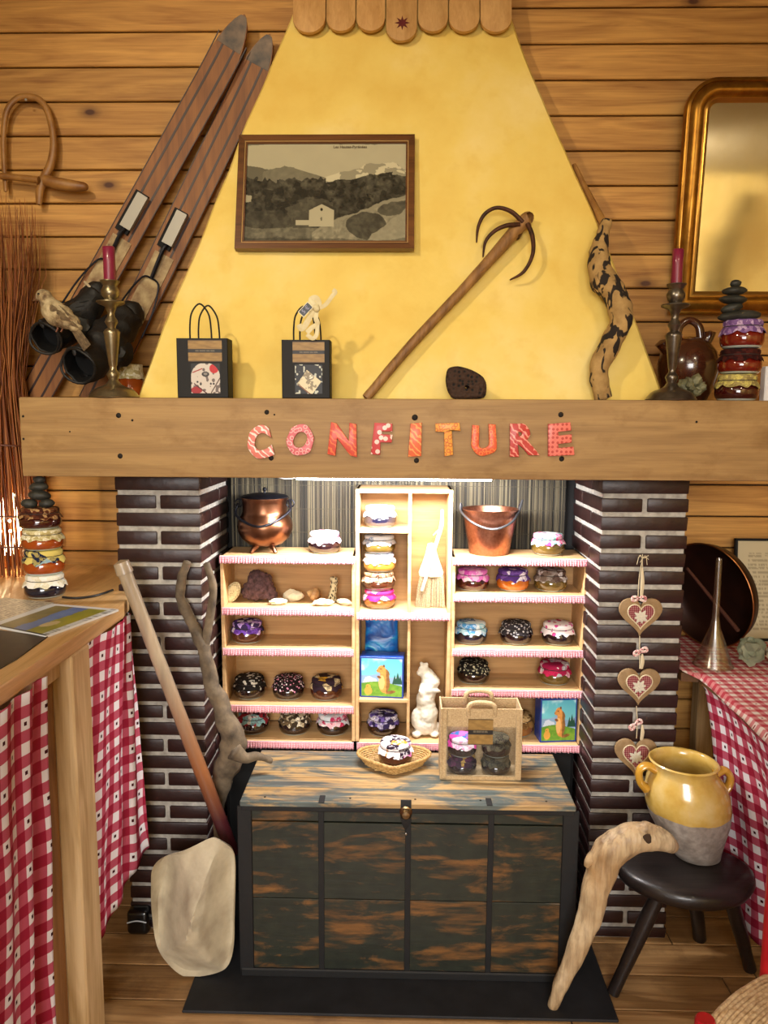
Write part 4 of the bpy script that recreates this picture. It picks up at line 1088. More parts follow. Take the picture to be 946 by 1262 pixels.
# ------------------------------------------------------------------ skis, boots
M_SKI = wood('ski_varnish', '94602e', '6a3c18', knots=0, axis='Z', rough=.6, bump=.05, coat=0, var=.1)
M_INK = plain('ski_dark_line', '2a120a', .5)
M_TIP = plain('worn_varnish', '80654a', .5, metal=.0, c2='1c120c', sc=22)
M_CREAM = plain('cream_plate', 'b8a274', .6, c2='6e4c26', sc=30)
M_ALU = plain('aluminium_plate', '98948a', .5, metal=.3)
def ski(top, bot, wpx, label, Y0=2.255, hl=()):
    """straight board between two pixels, tip turned up"""
    a, b = at(*top, Y0 - .02), at(*bot, Y0 - .03)
    ax = (b - a); L = ax.length; ax.normalize(); nrm = V((0, -1, 0)); nrm = (nrm - ax * nrm.dot(ax)).normalized(); sd = ax.cross(nrm).normalized()
    W_ = wpx * pxm(a)
    t = thing('ski', label, 'ski', b)
    def P(s_, l, h): return a + ax * s_ + sd * l + nrm * h
    def strip(l0, l1, h0, mat, nm, s0=0.0, s1=1.0, th=.012, tip=True):
        rows = []; n = 60
        for i in range(n + 1):
            s_ = (s0 + (s1 - s0) * i / n) * L
            wf = 1.0
            if tip and s_ < .17: wf = max(.03, (1 - ((.17 - s_) / .17) ** 2.2) ** .6)
            up = .018 * max(0, 1 - s_ / .22) ** 2
            c0, c1 = l0 * W_ * wf, l1 * W_ * wf
            rows.append([P(s_, c0, h0 + up), P(s_, c1, h0 + up), P(s_, c1, h0 + up - th), P(s_, c0, h0 + up - th)])
        g = G(); vs = g.grid(rows, closev=True)
        g.bm.faces.new(vs[0]); g.bm.faces.new(list(reversed(vs[-1])))
        g.build(nm, mat, t, smooth=50)
    strip(-.5, .5, .0, M_SKI, 'ski_board')
    for l in (-.20, .20): strip(l - .035, l + .035, .0008, M_INK, 'inlay_line', .055, 1.0, .001, False)
    for l in (-.49, .49): strip(l - .015, l + .015, .001, M_INK, 'edge_line', .055, 1.0, .002, False)
    strip(-.46, .46, .001, M_TIP, 'tip_guard', 0.004, .075, .002)
    s0 = hl[0]
    def Ls(py): return (py - top[1]) / (bot[1] - top[1])
    # sole plate, front clamp, cable, heel disc
    s1 = Ls(hl[0]); s2 = Ls(hl[1]); s3 = Ls(hl[2])
    strip(-.34, .34, .003, M_CREAM, 'sole_plate', s2 + (s3 - s2) * .15, min(s3 + .09, .97), .004, False)
    strip(-.16, .20, .022, M_ALU, 'clamp_plate', s1, s2, .014, False)
    strip(-.10, .34, .010, M_DARK, 'clamp_base', s1 - .004, s2 + .012, .010, False)
    mid_ = (s2 + (s3 - s2) * .55) * L
    G().tube([P(s2 * L, .02 * W_, .012), P((s2 + .02) * L, .06 * W_, .016), P(mid_, .02 * W_, .010)], .0055, 8).build('tension_spring', M_IRON, t)
    for s_ in (-1, 1):
        G().tube([P(mid_, .02 * W_, .010), P(mid_ + .01, .30 * s_ * W_, .012), P(s3 * L, .52 * s_ * W_, .014), P((s3 + .07) * L, .58 * s_ * W_, .02)], .0028, 8).build('binding_cable', M_IRON, t)
    q = P((s3 + .02) * L, 0, .006); g = G(); pts = []
    for rr in (.022, .013):
        pts = [q + ax * rr * cos(u) + sd * rr * sin(u) for u in np.linspace(0, 2 * pi, 17)]
        g = G(); g.tube(pts, .0035 if rr > .02 else .005, 8, 1); g.build('toe_ring', M_ALU if rr > .02 else M_DARK, t)
    return P, W_, L, Ls
ski((303, 22), (38, 497), 40, 'left wooden ski with dark inlay lines, its tip the higher one', 2.262, (236, 276, 350))
ski((334, 46), (114, 497), 39, 'right wooden ski with dark inlay lines, touching the hood edge', 2.285, (258, 297, 372))
M_BOOT = plain('black_leather', '080707', .6, c2='110f0e', bs=.8, sc=30)
M_BOOTIN = plain('boot_lining', '050505', .95)
M_SOLE = plain('welt', 'b8a888', .6)
def boot(label, pts, rad, rim):
    t = thing('ski_boot', label, 'boot', V(pts[-1]) + V((0, 0, -rad[-1])))
    g = G(); g.tube(pts, rad, 20, 6, nz=.22, nf=26, caps=False)
    o = g.build('boot_upper', M_BOOT, t)
    md = o.modifiers.new('s', 'SOLIDIFY'); md.thickness = .004
    g = G(); g.ball(pts[0], rad[0] * 1.0, (1, 1, 1), 3, nz=.2); g.build('toe_cap', M_BOOT, t)
    g = G(); g.ball(V(pts[2]) + V((.016, .0, -.022)), rad[2] * .85, (1.1, .9, 1.0), 3, nz=.3, seed=2); g.build('heel', M_BOOT, t)
    g = G(); g.tube([V(pts[1]) + V((-.01, -.02, .012)), V(pts[2]) + V((-.012, -.03, .014)), V(pts[3]) + V((-.008, -.028, .02)), V(pts[4]) + V((-.004, -.012, .036))], [.010, .016, .016, .012], 10, 5, flat=.45, nz=.2); g.build('tongue', M_BOOT, t)
    d = (V(pts[-1]) - V(pts[-2])).normalized(); c = V(pts[-1]); a = d.cross(V((0, 0, 1))).normalized(); b = d.cross(a)
    ring = [c + (a * cos(u) * (1 + .12 * sin(2 * u + rim)) + b * sin(u)) * rad[-1] + d * .006 * sin(2 * u) for u in np.linspace(0, 2 * pi, 25)]
    G().tube(ring, .0035, 8, 1, caps=False).build('padded_collar', M_BOOT, t)
    g = G(); g.lathe([(0, -.055), (rad[-1] * .93, -.055), (rad[-1] * .93, -.053), (0, -.053)], 20); g.xf(Matrix.Translation(c) @ d.to_track_quat('Z', 'Y').to_matrix().to_4x4()); g.build('inner_lining', M_BOOTIN, t)
    e0 = V(pts[0])
    G().tube([e0 + V((.03, .0, -.02)), e0 + V((.015, -.02, -.012)), e0 + V((-.012, -.026, .016)), e0 + V((-.03, -.01, .03))], .0035, 8).build('welt', M_SOLE, t)
    for k in range(3):
        q0 = V(pts[1]).lerp(V(pts[2]), k / 2.5); G().tube([q0 + V((-.028, -.028, -.006)), q0 + V((0, -.043, .004)), q0 + V((.026, -.03, .012))], .0022, 6).build('lace', M_DARK, t)
k = pxm(at(100, 420, 2.1))
boot('left black leather ski boot, its open shaft facing left', [at(120, 362, 2.165), at(106, 378, 2.15), at(90, 394, 2.13), at(73, 408, 2.08), at(56, 417, 2.02)], [15 * k, 19 * k, 21 * k, 20 * k, 19 * k], 1)
boot('right black leather ski boot, below the sparrow, open shaft facing down', [at(162, 388, 2.17), at(147, 404, 2.145), at(131, 425, 2.10), at(114, 442, 2.05), at(96, 451, 1.99)], [17 * k, 22 * k, 24 * k, 23 * k, 21 * k], 1)

# ------------------------------------------------------------------ sparrow
s = N('sparrow_feathers', .9); n1 = s.noise(s.coord((1, 1, 1), rnd=False), 70, 4); n2 = s.noise(s.coord((1, 1, 1), rnd=False), 22, 3)
s.color(s.mix(s.ramp(n2, [(.48, (0, 0, 0, 1)), (.62, (1, 1, 1, 1))]), s.ramp(n1, [(.3, '8f7d5a'), (.7, 'c2b08a')]), s.ramp(n1, [(.4, '5c4630'), (.6, '96805c')]))); s.bump(n1, .6, .003)
M_FEA = s.m; M_FD = plain('dark_feather', '3a2a1c', .85, c2='7d6848', sc=70, bs=.5)
YBd = 1.975
B = lambda px, py, dy=0: at(px, py, YBd) + V((0, dy, 0))
kb = pxm(B(70, 385))
br_ = thing('sparrow_figure', 'small brown sparrow figure perched on the boots beside the candlestick', 'bird', B(75, 400))
bd = [(B(54, 365), 9 * kb, (1.1, .9, .95)), (B(59, 373), 9.5 * kb, (1, 1, 1.1)), (B(66, 383), 14 * kb, (1.05, .95, 1.0)), (B(73, 389), 15 * kb, (1.15, .95, .95)), (B(83, 396), 12 * kb, (1.3, .9, .8)), (B(93, 404), 6.5 * kb, (1.4, .9, .8))]
blob('body', bd, M_FEA, br_, vox=.0018, smooth_it=10, nz=.0006, nf=200)
G().tube([B(47, 367.5), B(44, 369), B(40.5, 371)], [3.2 * kb, 2.2 * kb, .3 * kb], 10, 3).build('beak', plain('beak_brown', '6a4a30', .5), br_)
g = G(); g.ball(B(51, 363.5, -9 * kb * .82), 1.5 * kb); g.build('eye', plain('eye_black', '080605', .1, coat=1), br_)
for i, (x0, y0, x1, y1, r, dy) in enumerate(((62, 378, 88, 398, 5.5, -.021), (66, 381, 98, 404, 4.6, -.022), (70, 377, 100, 400, 4, -.016))):
    G().tube([B(x0, y0, dy + .008), B((x0 * 2 + x1) / 3, (y0 * 2 + y1) / 3 + 1, dy), B(x1, y1, dy + .012)], [r * .9 * kb, r * 1.3 * kb, 1 * kb], 10, 5, flat=.5).build('wing_feather', M_FD, br_)
for i in range(5):
    G().tube([B(86, 396 + i * .6, -.002), B(100 - i, 411 + i, -.006), B(113 - i * 1.6, 426 + i * 1.6, -.012)], [3 * kb, 2.8 * kb, 1.6 * kb], 8, 4, flat=.4).build('tail_feather', M_FD, br_)
for x in (70, 76):
    G().tube([B(x, 400), B(x + 1, 405), B(x - 1, 409)], 1.0 * kb, 6, 2).build('leg', plain('leg_brown', '7a4a34', .6), br_)

# ------------------------------------------------------------------ wooden collar hanging on the wall
M_BENT = plain('bent_wood', 'a8793c', .5, c2='75491e', bs=.4, sc=18)
K = lambda px, py, dy=0: at(px, py, 2.262 + dy)
kk = pxm(K(40, 180))
hl = thing('wooden_yoke', 'bent wooden animal collar with crossbar, hanging on the left planks', 'collar', K(35, 250))
G().tube([K(7, 236), K(5, 205), K(4, 170), K(8, 138), K(20, 122), K(36, 119), K(52, 126), K(62, 148), K(66, 178), K(62, 203), K(53, 222), K(49, 236), K(48, 252)],
         [v * kk for v in (2.4, 3, 3.2, 3.4, 3.8, 4, 4, 4, 4.2, 5, 5.5, 5.2, 3.6)], 14, 5, nz=.08, nf=30, flat=.75).build('bent_bow', M_BENT, hl)
G().tube([K(0, 217, -.010), K(22, 219, -.012), K(48, 222, -.014)], [4 * kk, 4 * kk, 4.5 * kk], 12, 4).build('crossbar', M_BENT, hl)
G().tube([K(55, 222, -.014), K(70, 226, -.014), K(90, 229, -.012), K(104, 230, -.01), K(108, 230, -.01)], [6.5 * kk, 7.5 * kk, 7 * kk, 5 * kk, 2.5 * kk], 14, 5, nz=.05, nf=40).build('thick_peg', M_BENT, hl)
g = G(); g.ball(K(32, 123, -.016), .004); g.build('nail', M_ALU, hl)

# ------------------------------------------------------------------ willow twig lamp at the left wall
TZ = .95
s = N('willow_twig', .5, spec=.4); a_ = s.n('Attribute', attribute_name='rc'); s.color(s.ramp(a_.outputs[2], [(0, '5e2c10'), (.5, '96521f'), (1, 'b4733a')])); M_TWIG = s.m
tw = at(13, 690, 2.17); tw.z = TZ
tx = thing('twig_lamp', 'tall bundle of red-brown willow twigs lit from inside, at the left edge', 'lamp', tw)
g = G(); lay = g.bm.verts.layers.float.new('rc')
zt = at(15, 250, 2.17).z; z1_ = at(15, 640, 2.17).z; z2_ = at(15, 548, 2.17).z
rT = 47 * pxm(at(15, 690, 2.17)); 
for i in range(280):
    a = random.uniform(0, 2 * pi); q = sqrt(random.uniform(.25, 1)); a2 = a + random.gauss(0, .35)
    hh = zt - abs(random.gauss(0, .12)) + .02; fr = random.uniform(.8, 1.25)
    def R_(z):
        t_ = (z - TZ) / (zt - TZ)
        return rT * (1.12 - .12 * t_ - .75 * math.exp(-((t_ - .52) / .2) ** 2) * .62 + .25 * max(0, t_ - .6))
    n0 = len(g.bm.verts); P_ = []
    for j in range(8):
        z = TZ + .002 + (hh - TZ) * j / 7; ang = a + (a2 - a) * j / 7; r_ = R_(z) * q * (fr if j > 5 else 1)
        xx, yy = tw.x + r_ * cos(ang) + (random.gauss(0, .006) if j > 4 else 0), tw.y + min(r_ * sin(ang) * .8, .1)
        if hh > BT and False: pass
        P_.append((xx, yy, z))
    if tw.x + rT * 1.2 > bl: pass
    g.tube(P_, [.0022, .0022, .002, .0018, .0016, .0013, .001, .0005], 4, 1, caps=False)
    g.bm.verts.ensure_lookup_table(); rv = random.random()
    for v in g.bm.verts[n0:]: v[lay] = rv
g.build('twigs', M_TWIG, tx, kind='stuff', smooth=180)
for z, rr in ((z2_, R_(z2_) * 1.02), (at(15, 632, 2.17).z, R_(z1_) * 1.05), (at(15, 668, 2.17).z, R_(at(15, 668, 2.17).z) * 1.05)):
    pts = [(tw.x + rr * cos(u), tw.y + rr * sin(u) * .8, z + .002 * sin(3 * u)) for u in np.linspace(0, 2 * pi, 33)]
    G().tube(pts, .0025, 6, 1, caps=False).build('tie', M_TWIG, tx)
MG = N('warm_glow', .4); MG.set(MG.b, 'Emission_Color', (1, .74, .4, 1)); MG.set(MG.b, 'Emission_Strength', 30); MG = MG.m
z3 = at(15, 645, 2.17).z
g = G(); g.lathe([(0, -.09), (.02, -.09), (.03, -.04), (.034, .04), (.02, .085), (0, .09)], 20, loc=(tw.x, tw.y, z3)); g.build('bulb', MG, tx)
for zz_, n_ in ((at(15, 636, 2.17).z, 15), (at(15, 648, 2.17).z, 15)):
    rr = R_(z1_) * 1.03
    for i in range(n_):
        u = -pi * (i + .5) / n_; g = G(); g.ball((tw.x + rr * cos(u), tw.y + rr * sin(u) * .8, zz_ + .003 * sin(i * 2)), .0045, sub=1); g.build('fairy_light', MG, tx)
lp = light('twig_lamp_bulb', 'POINT', (tw.x, tw.y - .0, z3), (0, 0, 0), 4.0, (1, .7, .38), .03)

# ------------------------------------------------------------------ picture on the hood
PN = V((0, -cos(radians(15)), sin(radians(15)))).normalized()
pc = on_hood(400.5, 239, .016)
tl, tr_, bl_, br2 = (atp(px, py, pc, PN) for px, py in ((296, 168), (510.5, 169), (289, 307.5), (510.5, 309)))
ux = V((1, 0, 0)); uz = V((0, sin(radians(15)), cos(radians(15))))
PWd = ((tr_ - tl).length + (br2 - bl_).length) / 2; PHt = ((tl - bl_).length + (tr_ - br2).length) / 2; cen = (tl + tr_ + bl_ + br2) / 4
M_FR = wood('walnut_frame', '6e4420', '44260e', knots=0, rough=.35, coat=.3, bump=.05, var=0); M_GOLD1 = plain('gilt_line', 'b8925a', .4, metal=.4)
pic = thing('framed_photograph', 'old sepia mountain photograph in a brown wooden frame on the hood', 'picture', cen)
def fr(nm, mat, w0, w1, h0, h1):
    for (ca, cb, la) in ((-1, 0, 0), (1, 0, 0), (0, 1, 1), (0, -1, 1)):
        g = G(); a_, b_ = PWd / 2 - w0, PHt / 2 - w0; a2, b2 = PWd / 2 - w1, PHt / 2 - w1
        if la == 0: q = [(ca * a_, -b_), (ca * a_, b_), (ca * a2, b2), (ca * a2, -b2)]
        else: q = [(-a_, cb * b_), (a_, cb * b_), (a2, cb * b2), (-a2, cb * b2)]
        if ca + cb < 0 and la == 0 or (la == 1 and cb > 0): q = q[::-1]
        A = [cen + ux * x + uz * z + PN * h0 for x, z in q]; Bq = [cen + ux * x + uz * z + PN * h1 for x, z in q]
        va = [g.bm.verts.new(p) for p in A]; vb = [g.bm.verts.new(p) for p in Bq]
        g.bm.faces.new(va); g.bm.faces.new(vb[::-1])
        for i in range(4): g.bm.faces.new((va[i], vb[i], vb[(i + 1) % 4], va[(i + 1) % 4]))
        g.build(nm, mat, pic, smooth=0)
fr('frame_rail', M_FR, 0, .016, -.008, .010); fr('gilt_fillet', M_GOLD1, .016, .0185, -.008, .0075); fr('inner_rail', M_FR, .0185, .023, -.008, .006)
def alps(U, W_):
    U0, W0 = U, W_; wu = (fbm(U0, W0, 9, 61, 6, 4) - .5) * .07; ww = (fbm(U0, W0, 9, 71, 6, 4) - .5) * .07
    U = U0 + wu * (W0 > .15) * (np.abs(U0 - .44) > .14); W_ = W0 + ww * (np.abs(U0 - .44) > .14)
    n_ = fbm(U, W_, 6, 1, 4, 5); fine = fbm(U, W_, 40, 5, 26, 3)
    v = .62 + .06 * (1 - W_) + .04 * (n_ - .5)
    def layer(v, m_, val): return v * (1 - m_) + val * m_
    r1 = .26 + .25 * np.abs(U - .14) ** .8 - .05 * vn(U, 0 * W_, 14, 3); r1 = np.where(U > .46, 1, r1)
    v = layer(v, (W_ > r1) * 1.0, .48 + .18 * ((fbm(U, W_, 16, 8) > .52) * (W_ < r1 + .1)))
    r1b = .17 + .34 * (U - .0) / .3 + .03 * vn(U, 0 * W_, 10, 6); v = layer(v, (W_ > .22 + .42 * U) * (U < .2) * 1.0, .38)
    r2 = .20 + .55 * np.abs(U - .85) ** 1.1 - .05 * vn(U, 0 * W_, 12, 4); v = layer(v, (W_ > r2) * (U > .42) * 1.0, .55 + .2 * (fbm(U, W_, 14, 18) > .5))
    v = layer(v, (W_ > .22 + .5 * np.abs(U - .24)) * (U > .1) * (U < .5) * 1.0, .40 + .08 * fine)
    tr = .40 - .02 * vn(U, 0 * W_, 30, 9) - .10 * np.clip((U - .5) * 2, 0, 1) - .05 * vn(U, 0 * W_, 60, 19) * (U < .5)
    tr = np.where(U > .93, tr + .04, tr)
    v = layer(v, (W_ > tr) * 1.0, .10 + .30 * fine * (.4 + n_)); v = layer(v, (fbm(U0, W0, 22, 91, 14, 3) > .60) * (W_ > tr) * .5, .10)
    v = layer(v, (W_ > .55) * (U > .18) * (U < .55) * (fbm(U, W_, 5, 33, 9) > .55) * .6, .34)
    v = layer(v, ell(U, W_, .15, .8, .16, .12) * .6, .18 + .15 * fine)
    v = layer(v, (W_ > .86 - .0 * U) * (U < .5) * .7, .34 + .22 * fine)
    ridge = .96 - .43 * np.clip((U - .40) / .6, 0, 1) ** .65
    v = layer(v, (W_ > ridge) * (U > .42) * 1.0, .36 + .28 * fine); v = layer(v, (W_ > ridge) * (W_ < ridge + .03) * (U > .42) * 1.0, .52)
    v = layer(v, ell(U, W_, .75, .83, .13, .14, .2) * .8, .16 + .14 * fine); v = layer(v, ell(U, W_, .92, .66, .10, .06, -.4) * .7, .2 + .1 * fine)
    path = .64 + (1.0 - U) * 1.35; v = layer(v, (W_ > path) * (U > .75) * 1.0, .50 + .10 * fine)
    gx = (U > .40) * (U < .555) * (W_ < .85) * (W_ > .62 + .8 * np.abs(U - .477) + .0)
    v = layer(v, gx * 1.0, .66); v = layer(v, (U > .318) * (U < .405) * (W_ > .785) * (W_ < .835) * 1.0, .66)
    roof = (W_ > .60 + .8 * np.abs(U - .49)) * (W_ < .66 + .8 * np.abs(U - .50)) * (U > .40) * (U < .57); v = layer(v, roof * (1 - gx) * 1.0, .22)
    v = layer(v, ell(U, W_, .477, .675, .008, .017), .15); v = layer(v, ell(U, W_, .477, .77, .006, .02), .4)
    v = layer(v, (W_ > .52) * (W_ < .6) * (U < .05) * 1.0, .6)
    v = v * (1 - .25 * ((W_ > .97) | (W_ < .0) ))
    return [v * 1.03, v * .98, v * .80]
ix, iz = PWd / 2 - .0225, PHt / 2 - .0225
print_grid('photo_print', cen - ux * ix + uz * iz + PN * .002, ux * 2 * ix, -uz * 2 * iz, 330, 215, alps, M_PHOTO, pic)
bm = text_bm('Les Hautes-Pyrénées', .0105, .0001, .0002); bm.transform(Matrix.Translation(cen + ux * .062 + uz * (iz - .009) + PN * .0028) @ Matrix.Rotation(radians(75), 4, 'X'))
obj('caption', bm, plain('caption_ink', '4a3a22', .8), pic, smooth=0)

# ------------------------------------------------------------------ grapple tool
M_ASH = wood('ash_handle', 'a07440', '5c3a1c', knots=0, axis='Z', rough=.55, bump=.3, var=0)
M_RUST = plain('rusted_iron', '5a341c', .6, metal=.5, c2='2e1c12', bs=.3, sc=60)
A0 = at(451, 489, 1.955); A0.z = BT + .004
A1 = on_hood(640, 279, .030); A2 = on_hood(651, 270, .034)
kt = pxm(A1)
tl_ = thing('grapple_hook', 'long wooden handle with three curved rusty tines, leaning on the hood', 'tool', A0)
G().tube([A0, A0.lerp(A1, .3) + V((-.003, 0, .004)), A0.lerp(A1, .65), A1, A2], [5.5 * kt, 6 * kt, 6 * kt, 8.5 * kt, 9 * kt], 14, 8, nz=.07, nf=25).build('handle', M_ASH, tl_)
def OH(px, py, off=.03): return on_hood(px, py, off)
G().tube([OH(644, 274, .044), OH(630, 261, .050), OH(612, 256, .052), OH(597, 264, .046), OH(589, 280, .036), OH(587, 299, .022)], [3 * kt, 2.8 * kt, 2.4 * kt, 2.4 * kt, 2 * kt, .8 * kt], 10, 6).build('tine', M_RUST, tl_)
G().tube([OH(640, 277, .044), OH(624, 278, .052), OH(609, 285, .05), OH(598, 298, .042), OH(595, 317, .026)], [3 * kt, 2.8 * kt, 2.4 * kt, 2 * kt, .8 * kt], 10, 6).build('tine', M_RUST, tl_)
G().tube([OH(650, 276, .044), OH(656, 292, .05), OH(656, 314, .05), OH(645, 335, .04), OH(628, 345, .024)], [3 * kt, 2.8 * kt, 2.4 * kt, 2.2 * kt, .9 * kt], 10, 6).build('tine', M_RUST, tl_)
G().tube([OH(636, 283, .024), OH(632, 290, .024)], [9.3 * kt, 9 * kt], 14, 1).build('ferrule', M_RUST, tl_)

# ------------------------------------------------------------------ seed pod
s = N('lotus_pod', .85); v_ = s.n('TexVoronoi'); s.set(v_, 'Vector', s.coord(rnd=False)); v_.inputs['Scale'].default_value = 95; v_.inputs['Randomness'].default_value = .5
s.color(s.ramp(v_.outputs[0], [(.25, '050303'), (.42, '3a2416')])); s.bump(v_.outputs[0], 1, .006)
c = at(575, 470, 1.925); kp = pxm(c)
q = [(-24, -11), (-27, 2), (-25, 18), (-12, 21), (6, 16), (20, 8), (25, -2), (24, -19.5), (0, -20.5), (-18, -20.5)]
rows = []
for yy, sc1 in ((-.018, .001), (-.018, .8), (-.012, .97), (0, 1.0), (.018, .8), (.032, .4), (.034, .001)):
    rows.append([V((c.x + a * kp * sc1, c.y + yy, c.z + (b * kp if yy < .01 else b * kp) * sc1 - (1 - sc1) * .012)) for a, b in q])
g = G(); g.grid(rows, closev=True); bmesh.ops.subdivide_edges(g.bm, edges=g.bm.edges[:], cuts=3, use_grid_fill=True)
for _ in range(4): bmesh.ops.smooth_vert(g.bm, verts=g.bm.verts, factor=.5, use_axis_x=True, use_axis_y=True, use_axis_z=True)
mn = min(v.co.z for v in g.bm.verts)
for v in g.bm.verts: v.co.z += BT + .001 - mn
tag(g.build('lotus_seed_pod', s.m), 'dark dried seed pod full of holes on the mantel', 'seed pod')

# ------------------------------------------------------------------ paper gift bags
M_BLK = plain('black_paper', '060505', .7)
def dots_pic(kind):
    def fn(U, W_):
        n_ = fbm(U, W_, 8, 21); z = 0 * U
        if kind == 0:
            c = [.78 + z, .74 + z, .70 + z]; c = over(c, (vn(U, W_, 9, 4) > .72) * 1., (.4, .35, .33))
            c = over(c, ell(U, W_, .8, .17, .16, .16), (.72, .08, .1)); c = over(c, ell(U, W_, .18, .9, .2, .12), (.6, .08, .1))
            c = over(c, ell(U, W_, .5, .36, .13, .09), (.15, .12, .12)); c = over(c, ell(U, W_, .5, .35, .07, .045), (.5, .48, .45))
            c = over(c, ((np.abs(W_ - (.68 + (U - .1) * .75)) < .025) & (U < .55) & (U > .1)) * 1., (.3, .08, .08)); c = over(c, ((np.abs(W_ - (1.0 - (U - .68) * 1.6)) < .035) & (U > .68)) * 1., (.3, .2, .15))
            for x, y in ((.22, .62), (.33, .7), (.68, .68), (.78, .68)): c = over(c, ell(U, W_, x, y, .035, .035), (.12, .1, .1))
            c = over(c, ((np.abs(W_ - (.25 - (U - .2) * .4)) < .02) & (U > .05) & (U < .4)) * 1., (.6, .15, .12))
            m_ = 1 - np.maximum(ell(U, W_, .5, .45, .5, .48), (W_ > .45) * 1.); c = over(c, m_ * 1., (.05, .04, .04))
        else:
            c = [.05 + z, .05 + z, .07 + z]; d = vn(U, W_, 12, 31); c = over(c, (d > .66) * 1., (.75, .76, .70))
            x, y = U - .52, W_ - .62; a, b = x * .8 + y * .6, -x * .6 + y * .8
            m_ = ((np.abs(a) < .33) & (np.abs(b) < .30)) * 1.; c = over(c, m_, (.85, .80, .66)); m2 = ((np.abs(a) < .33) & (b > .27) & (b < .31)) * 1.; c = over(c, m2, (.5, .3, .15))
            c = over(c, ell(U, W_, .53, .42, .17, .12), (.5, .47, .42)); c = over(c, ell(U, W_, .53, .40, .14, .09), (.9, .88, .8)); c = over(c, m_ * (n_ > .62), (.55, .5, .4))
        return c
    return fn
def paper_bag(px0, px1, ptop, pbot, Y, kind, label, hpx):
    a, b = at(px0, pbot, Y), at(px1, pbot, Y); w_ = b.x - a.x; h = at(px0, ptop, Y).z - BT; d = .052
    t = thing('paper_gift_bag', label, 'bag', ((a.x + b.x) / 2, Y + d / 2, BT + .0006)); cx = (a.x + b.x) / 2; z0 = BT + .0006
    th = .0012
    for c_, s_ in (((cx, Y + th / 2), (w_, th)), ((cx, Y + d - th / 2), (w_, th)), ((a.x + th / 2, Y + d / 2), (th, d)), ((b.x - th / 2, Y + d / 2), (th, d))):
        G().box((c_[0], c_[1], z0 + h / 2), (s_[0], s_[1], h)).build('paper_panel', M_BLK, t)
    G().box((cx, Y + d / 2, z0 + .001), (w_, d, .0015)).build('bag_base', M_BLK, t)
    kx_ = w_ / (px1 - px0)
    for (y, off, dz) in ((Y + .004, -2.2, 0), (Y + d - .005, 2.6, .002)):
        L = 12.5 * kx_; zz = hpx * kx_
        x0 = cx + off * kx_
        G().tube([(x0 - L, y, z0 + h * .9), (x0 - L, y, z0 + h + zz * .35), (x0 - L * .78, y, z0 + h + zz * .75), (x0, y, z0 + h + zz + dz), (x0 + L * .82, y, z0 + h + zz * .72), (x0 + L * 1.05, y, z0 + h + zz * .3), (x0 + L * 1.1, y, z0 + h * .9)], .0021, 8, 6).build('cord_handle', M_BLK, t)
    lw, lx = w_ * .66, cx - w_ * .29 + .002
    print_grid('printed_label', (lx, Y - .0004, z0 + h * .97), (lw, 0, 0), (0, 0, -h * .36), 50, 36, label_pic(0), M_PAPER, t)
    print_grid('printed_picture', (lx + lw * .07, Y - .0004, z0 + h * .58), (lw * .86, 0, 0), (0, 0, -h * .50), 90, 80, dots_pic(kind), M_PAPER, t)
    return cx, h, kx_, z0
paper_bag(219, 281.5, 417, 488, 1.882, 0, 'left black paper gift bag with a red and white picture', 41)
cx, h, kx_, z0 = paper_bag(347.5, 406.5, 419, 488, 1.882, 1, 'right black paper gift bag with white ribbon and price tag', 40)
# ribbon with price tag on the second bag
M_RIB = plain('cream_ribbon', 'd8cca0', .5, c2='c2ae78', sc=30)
R2 = lambda px, py, dy=0: at(px, py, 1.872 + dy)
rb = thing('gift_ribbon', 'cream curled ribbon with small black price tag on the bag handle', 'ribbon', R2(390, 395))
kr = pxm(R2(390, 390))
def band(P_, w0, nm='ribbon_curl'):
    rows = []
    g = G(); g.tube(P_, [w0 * kr] * len(P_), 6, 6, flat=.16); g.build(nm, M_RIB, rb)
band([R2(390, 378), R2(383, 370), R2(389, 367), R2(393, 374), R2(390, 380)], 3.4); band([R2(391, 380), R2(399, 377), R2(404, 372), R2(409, 365), R2(413, 360), R2(410, 357)], 2.6)
band([R2(389, 381), R2(382, 390), R2(376, 401), R2(371, 405), R2(368, 400)], 3.6); band([R2(390, 381), R2(389, 392), R2(391, 399), R2(384, 404), R2(378, 410)], 3.0); band([R2(391, 399), R2(390, 412), R2(385, 417), R2(378, 412)], 2.6)
g = G(); g.ball(R2(390, 380), 5 * kr, (1, .8, 1), 2, nz=.3); g.build('ribbon_knot', M_RIB, rb)
tg = Matrix.Translation(R2(376.5, 381.5, -.006)) @ Matrix.Rotation(radians(90), 4, 'X') @ Matrix.Rotation(radians(46), 4, 'Z')
G().box((0, 0, -.0004), (17.5 * kr, 10 * kr, .0005)).xf(tg).build('tag_border', plain('tag_white', 'e0d6b4', .6), rb); G().box((0, 0, 0), (15.6 * kr, 8.2 * kr, .0007)).xf(tg).build('tag_face', plain('tag_black', '0c0a10', .4), rb)
bm = text_bm('5 €', 7.2 * kr, .0001, .0001); bm.transform(tg @ Matrix.Translation((0, 0, .0006))); obj('tag_price', bm, plain('tag_ink', '9a98b0', .6), rb, smooth=0)

